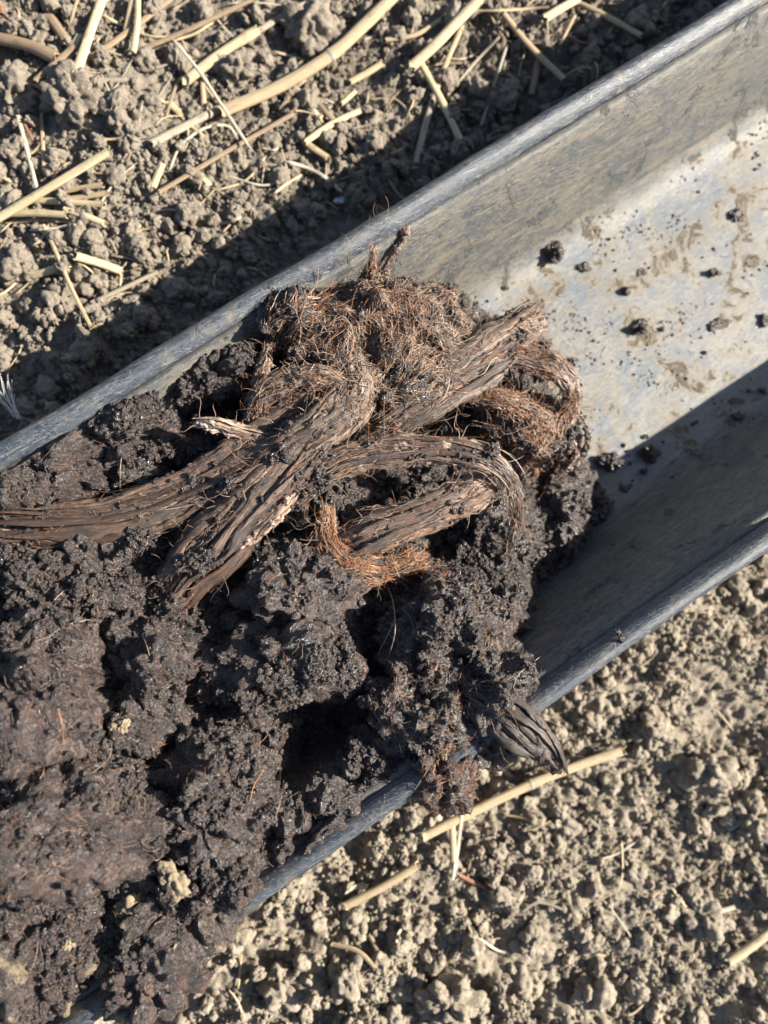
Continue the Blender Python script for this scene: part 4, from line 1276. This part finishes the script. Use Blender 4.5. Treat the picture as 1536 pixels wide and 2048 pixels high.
ST = [
 ([(152, 147), (178, 70), (206, -8)], 23, 'pale', 'thick pale yellow straw leaning at upper left', dict(lift=3)),
 ([(118, 140), (140, 105), (160, 70)], 20, 'pale', 'short pale straw half hidden behind the leaning yellow one', {}),
 ([(70, 162), (150, 92)], 17, 'brown', 'grey brown stem crossing the foot of the leaning yellow straw', dict(lift=2.5)),
 ([(165, 125), (240, 75), (345, -5)], 15, 'brown', 'brown stem running from the leaning straw up to the top edge', dict(lift=1)),
 ([(266, 106), (274, 50), (276, -8)], 15, 'pale', 'pale split straw hanging from the top edge', dict(lift=3)),
 ([(248, 80), (256, 40), (266, -8)], 14, 'tan', 'flat tan leaf sheath beside the pale split straw', dict(lift=2, flat=0.3)),
 ([(-20, 72), (60, 92), (115, 118)], 30, 'brown', 'thick weathered brown stalk at the left edge', dict(lift=1.5)),
 ([(-10, 130), (50, 160), (90, 182)], 9, 'tan', 'thin tan stem below the weathered brown stalk', {}),
 ([(98, 32), (134, 84)], 24, 'brown', 'stubby brown stem end near the upper left corner', {}),
 ([(-4, -4), (4, 30)], 14, 'red', 'reddish brown stem scrap in the upper left corner', {}),
 ([(262, 108), (380, 58), (510, -4)], 13, 'brown', 'long thin brown stem slanting to the top edge', dict(lift=2)),
 ([(366, 166), (440, 108), (518, 58)], 25, 'pale', 'thick cut pale straw in the upper middle', dict(lift=1.5, node=0.86)),
 ([(515, 62), (572, 28)], 17, 'grey', 'grey broken end beyond the thick cut straw', {}),
 ([(590, 18), (640, -6)], 16, 'white', 'whitish straw scrap at the top edge', {}),
 ([(440, 224), (560, 172), (664, 108), (730, 48), (800, -20)], 31, 'tan', 'longest jointed tan straw curving up to the top edge', dict(lift=2.5, node=[0.58])),
 ([(300, 288), (370, 252), (437, 218)], 21, 'grey', 'weathered grey straw in line with the longest straw', dict(lift=1)),
 ([(318, 384), (450, 305), (593, 224)], 12, 'brown', 'thin straight brown stem below the longest straw', dict(lift=3)),
 ([(345, 77), (400, 145), (440, 205), (492, 284), (508, 304)], 8, 'white', 'thin whitish grass blade crossing the longest straw', dict(lift=7, flat=0.4, name='grass_blade', cat='grass blade')),
 ([(404, 150), (408, 222)], 13, 'tan', 'short tan straw under the whitish blade', {}),
 ([(335, 204), (372, 238)], 17, 'pale', 'curled pale husk left of the whitish blade', dict(flat=0.5)),
 ([(338, 342), (362, 290), (410, 256), (455, 252), (478, 282)], 7, 'white', 'arched pale grass blade below the grey straw', dict(lift=1, flat=0.4, name='grass_blade', cat='grass blade')),
 ([(-10, 440), (100, 374), (222, 300)], 21, 'pale', 'bright yellow straw lying on top of the bundle at the left edge', dict(lift=5)),
 ([(-10, 398), (100, 402), (208, 410)], 16, 'pale', 'pale straw of the left bundle, right under the bright one', dict(lift=2)),
 ([(90, 392), (150, 378), (206, 370)], 14, 'tan', 'uppermost tan straw of the left bundle', dict(lift=1)),
 ([(110, 400), (160, 395), (214, 386)], 14, 'tan', 'second tan straw of the left bundle', dict(lift=1)),
 ([(-10, 428), (70, 426), (134, 430)], 18, 'pale', 'thick pale straw at the bottom of the left bundle', dict(lift=2)),
 ([(128, 418), (170, 432), (210, 448)], 16, 'pale', 'short bent straw at the right end of the left bundle', dict(lift=2)),
 ([(10, 446), (80, 440), (180, 446)], 9, 'tan', 'flat tan leaf under the left bundle', dict(flat=0.3)),
 ([(36, 232), (56, 310), (74, 380)], 10, 'white', 'thin pale stem above the left bundle', dict(lift=2)),
 ([(86, 450), (112, 505), (142, 575), (182, 655)], 10, 'tan', 'thin tan stem below the left bundle reaching into the shadow', dict(lift=2)),
 ([(82, 215), (88, 340)], 9, 'tan', 'faint upright stem beside the thin pale one', {}),
 ([(30, 212), (66, 282)], 7, 'red', 'short reddish stem at left', dict(lift=2)),
 ([(18, 300), (22, 330), (32, 343)], 5, 'white', 'tiny curved blade at the left edge', dict(flat=0.4, name='grass_blade', cat='grass blade')),
 ([(20, 562), (80, 547), (140, 528)], 18, 'pale', 'pale cut straw at left, below the bundle', dict(node=0.7)),
 ([(150, 512), (198, 526), (244, 543)], 21, 'pale', 'short stout cut straw right of the other cut straw', dict(lift=1)),
 ([(182, 606), (250, 575), (318, 542)], 11, 'grey', 'grey straw in the shadow of the trough', dict(lift=2)),
 ([(304, 378), (330, 312)], 19, 'tan', 'stubby straw stub at the lower end of the thin brown stem', {}),
 ([(190, 346), (262, 349)], 5, 'brown', 'hair-thin brown stem on the soil below the big clods', {}),
 ([(175, 162), (255, 160)], 14, 'grey', 'short grey straw above the big lumpy clod', {}),
 ([(610, 284), (660, 250), (722, 220)], 16, 'pale', 'pale straw right of the thin straight brown stem', dict(lift=2)),
 ([(590, 264), (620, 292), (656, 316)], 17, 'tan', 'curled straw husk touching the pale straw', dict(lift=1, flat=0.6)),
 ([(585, 168), (615, 200), (634, 232)], 12, 'white', 'whitish blade under the longest straw', dict(flat=0.4)),
 ([(612, 172), (660, 235), (716, 298)], 12, 'brown', 'brown flat stem under the right half of the longest straw', dict(flat=0.5)),
 ([(700, 164), (735, 145), (765, 126)], 17, 'pale', 'short pale straw right of the longest straw', {}),
 ([(682, 208), (712, 182)], 12, 'pale', 'pale chip of straw below the short pale one', {}),
 ([(572, 322), (620, 338), (655, 358), (684, 384)], 9, 'white', 'white flat blade at the shadow edge, above the pebble', dict(flat=0.35, lift=2, name='grass_blade', cat='grass blade')),
 ([(640, 232), (680, 240)], 10, 'tan', 'tan chip below the brown flat stem', {}),
 ([(395, 345), (420, 372)], 14, 'pale', 'pale husk chip below the thin brown stem', dict(flat=0.5)),
 ([(272, 458), (292, 440)], 10, 'pale', 'tiny pale chip left of the egg-shaped clod', {}),
 ([(822, 134), (868, 92), (918, 40), (965, -8)], 27, 'pale', 'thick bright straw at the top, left of the crossing stems', dict(lift=4)),
 ([(770, 80), (830, 70), (880, 40)], 12, 'tan', 'tan stem left of the thick bright straw', {}),
 ([(842, 128), (880, 195), (920, 278)], 18, 'pale', 'pale straw dropping from the thick bright one into shadow', dict(lift=1)),
 ([(832, 330), (848, 262), (868, 190)], 17, 'grey', 'grey straw in shadow against the upper rim', {}),
 ([(866, 200), (895, 120), (925, 50)], 14, 'tan', 'tan straw running up beside the dropping straw', dict(lift=1)),
 ([(895, 190), (950, 125), (1000, 72)], 7, 'grey', 'thin grey stem among the crossing stems', dict(lift=2)),
 ([(962, 252), (985, 180), (1012, 95)], 8, 'grey', 'thin shaded stem reaching towards the upper rim', dict(lift=1)),
 ([(1006, 26), (1060, 92), (1128, 158)], 17, 'tan', 'tan straw slanting down to the upper rim', dict(lift=2)),
 ([(950, 22), (1020, 20), (1100, 14)], 7, 'tan', 'thin level stem near the top edge', dict(lift=3)),
 ([(1158, 6), (1220, 36), (1284, 72)], 15, 'tan', 'tan straw ending at the upper rim, farthest right', dict(lift=2)),
 ([(1088, 38), (1120, 18), (1158, -4)], 22, 'pale', 'stout pale straw at the top edge, second from the right', dict(lift=3)),
 ([(1062, 190), (1078, 118)], 17, 'brown', 'dark shaded straw by the upper rim', {}),
 ([(1120, 90), (1150, 30)], 8, 'tan', 'thin tan stem between the two right straws', dict(lift=1)),
 ([(760, 0), (764, 90)], 7, 'white', 'thin upright whitish blade at the top edge', dict(flat=0.4, name='grass_blade', cat='grass blade')),
 ([(846, 1674), (940, 1626), (1068, 1566), (1160, 1530), (1250, 1500)], 24, 'tan', 'long jointed tan straw on the lower soil beneath the flap', dict(lift=5, node=[0.55])),
 ([(902, 1610), (906, 1690), (908, 1738)], 15, 'tan', 'upright tan straw end below the reddish clod', dict(lift=8)),
 ([(926, 1600), (916, 1690), (905, 1758)], 9, 'white', 'thin pale stem crossing the upright straw end', dict(lift=9)),
 ([(850, 1600), (880, 1640)], 14, 'white', 'pale straw chip under the reddish clod', {}),
 ([(690, 1812), (760, 1776), (836, 1730)], 21, 'tan', 'blurred tan straw left of the upright straw end', dict(lift=2)),
 ([(690, 1782), (730, 1768)], 14, 'white', 'pale chip above the blurred tan straw', {}),
 ([(918, 1750), (945, 1764), (975, 1777)], 10, 'red', 'short reddish stem right of the upright straw end', dict(lift=1)),
 ([(1454, 1926), (1500, 1895), (1550, 1855)], 24, 'pale', 'stout pale straw at the lower right edge', dict(lift=3)),
 ([(664, 1888), (715, 1902), (752, 1938)], 11, 'tan', 'thin bent stem near the bottom, left half', dict(lift=1.5)),
 ([(738, 1868), (768, 1930)], 11, 'tan', 'short straight stem touching the thin bent one', dict(lift=1.5)),
 ([(1270, 1980), (1306, 1976)], 13, 'white', 'whitish chip near the bottom, right half', {}),
 ([(1428, 1826), (1470, 1814)], 13, 'white', 'whitish chip above the stout lower right straw', {}),
 ([(1314, 2060), (1326, 2008)], 11, 'tan', 'stem end at the bottom edge, right half', {}),
 ([(1282, 1842), (1304, 1800), (1320, 1778)], 5, 'tan', 'hair-thin stem in the lower right soil', {}),
 ([(1282, 1752), (1318, 1776)], 5, 'tan', 'hair-thin stem meeting the other in the lower right soil', {}),
 ([(1455, 1660), (1476, 1650)], 9, 'white', 'tiny white chip below the broad right clod', {}),
 ([(1510, 1216), (1545, 1206)], 14, 'tan', 'tan chip below the lower rim at the right edge', {}),
]
for pts, wpx, kind, lab, kw in ST:
    straw(pts, wpx, kind, lab, **kw)

# thin dry blades, each told apart by its colour and by the straw it lies nearest to
r = np.random.default_rng(321)
taken = set()
made = 0
mids = [(np.array(q[0]).mean(axis=0), q[3]) for q in ST]
for _ in range(1500):
    if r.random() < 0.86:
        px, py = r.uniform(0, 1100), r.uniform(0, 620)
        if py > 740 - 0.607 * px: continue
    else:
        px, py = r.uniform(760, 1500), r.uniform(1560, 2030)
        if py < 2300 - 0.697 * px: continue
    dist = sorted((float(np.hypot(m[0] - px, m[1] - py)), lab) for m, lab in mids)
    kind = str(r.choice(['tan', 'brown', 'grey', 'white', 'pale']))
    near = dist[0][1]
    if (kind, near) in taken or dist[0][0] > 160 or len(near.split()) > 10 or made >= 100: continue
    taken.add((kind, near))
    made += 1
    th, l = r.choice([-0.55, -0.55, 0.9, 2.0, 0.1]) + r.normal(0, 0.25), r.uniform(35, 130)
    dx, dy, bd = math.cos(th) * l / 2, math.sin(th) * l / 2, r.normal(0, 0.10) * l
    straw([(px - dx, py - dy), (px + bd * 0.6, py + bd), (px + dx, py + dy)], r.uniform(3.5, 8), kind,
          'thin %s blade scrap by the %s' % (kind, near), flat=0.35, lift=r.uniform(0, 1.2), name='dry_blade', cat='dry blade', nn=24, mm=6)

# chaff: short scraps of dry leaf and root hair on the soil, far too many to count
r = np.random.default_rng(55)
num, ns = 520, 8
x = r.uniform(-0.28, 0.30, num); y = np.where(r.random(num) < 0.72, r.uniform(0.078, 0.26, num), r.uniform(-0.25, -0.08, num))
th = r.normal(-0.1, 0.9, num); ln = r.uniform(0.003, 0.016, num); k = r.normal(0, 0.9, num)
out = np.zeros((num, ns, 3))
for q_ in range(ns):
    out[:, q_, 0], out[:, q_, 1], out[:, q_, 2] = x, y, gz(x, y)
    x = x + np.cos(th) * ln / ns; y = y + np.sin(th) * ln / ns; th = th + k / ns
z = out[:, :, 2]
for _ in range(6):
    zp = np.pad(z, ((0, 0), (1, 1)), 'edge'); z = 0.25 * zp[:, :-2] + 0.5 * zp[:, 1:-1] + 0.25 * zp[:, 2:]
out[:, :, 2] = z + 0.0009
v, f, fi = tubes(out, r.uniform(0.00012, 0.0005, num)[:, None] * np.array([.5, .9, 1, 1, 1, 1, .9, .4])[None], 5)
t_ = np.tile(np.repeat(np.linspace(0, 1, ns), 5), num)
thing('chaff', v, f, M_STRAW['tan'], 'fine dry chaff scraps strewn over the soil', 'chaff', kind='stuff', attrs={'fc': np.stack([t_ * 0.01, fi * 0.0013, fi * 1.0], 1)})

# white pebble and down feather
q = Wg(680, 403)
v, f = clod_shape((q[0], q[1], q[2] + 0.001), 0.0025, 0.0017, 0.0014, 0.1, 4, 1500, gran=(0.004, 0.002, 0.001), rough=0.3)
thing('pebble', v, f, M_WHITE, 'small glassy white pebble in the trough shadow', 'pebble')
paths = []
a0 = Wg(36, 835, 0.012)
for k in range(26):
    b0 = Wg(rng.uniform(-16, 30), rng.uniform(738, 800), rng.uniform(0.008, 0.018))
    x = np.linspace(0, 1, 12)[:, None]
    paths.append(a0 + rng.normal(0, 0.0006, 3) + (b0 - a0) * x + np.array([0, 0, 0.002]) * np.sin(x * 3.1) + rng.normal(0, 0.0006, 3) * x ** 2)
v, f, fi = tubes(np.array(paths), np.full((26, 12), 0.00007))
thing('down_feather', v, f, M_FLUFF, 'wisp of white down by the upper rim at the left edge', 'feather')
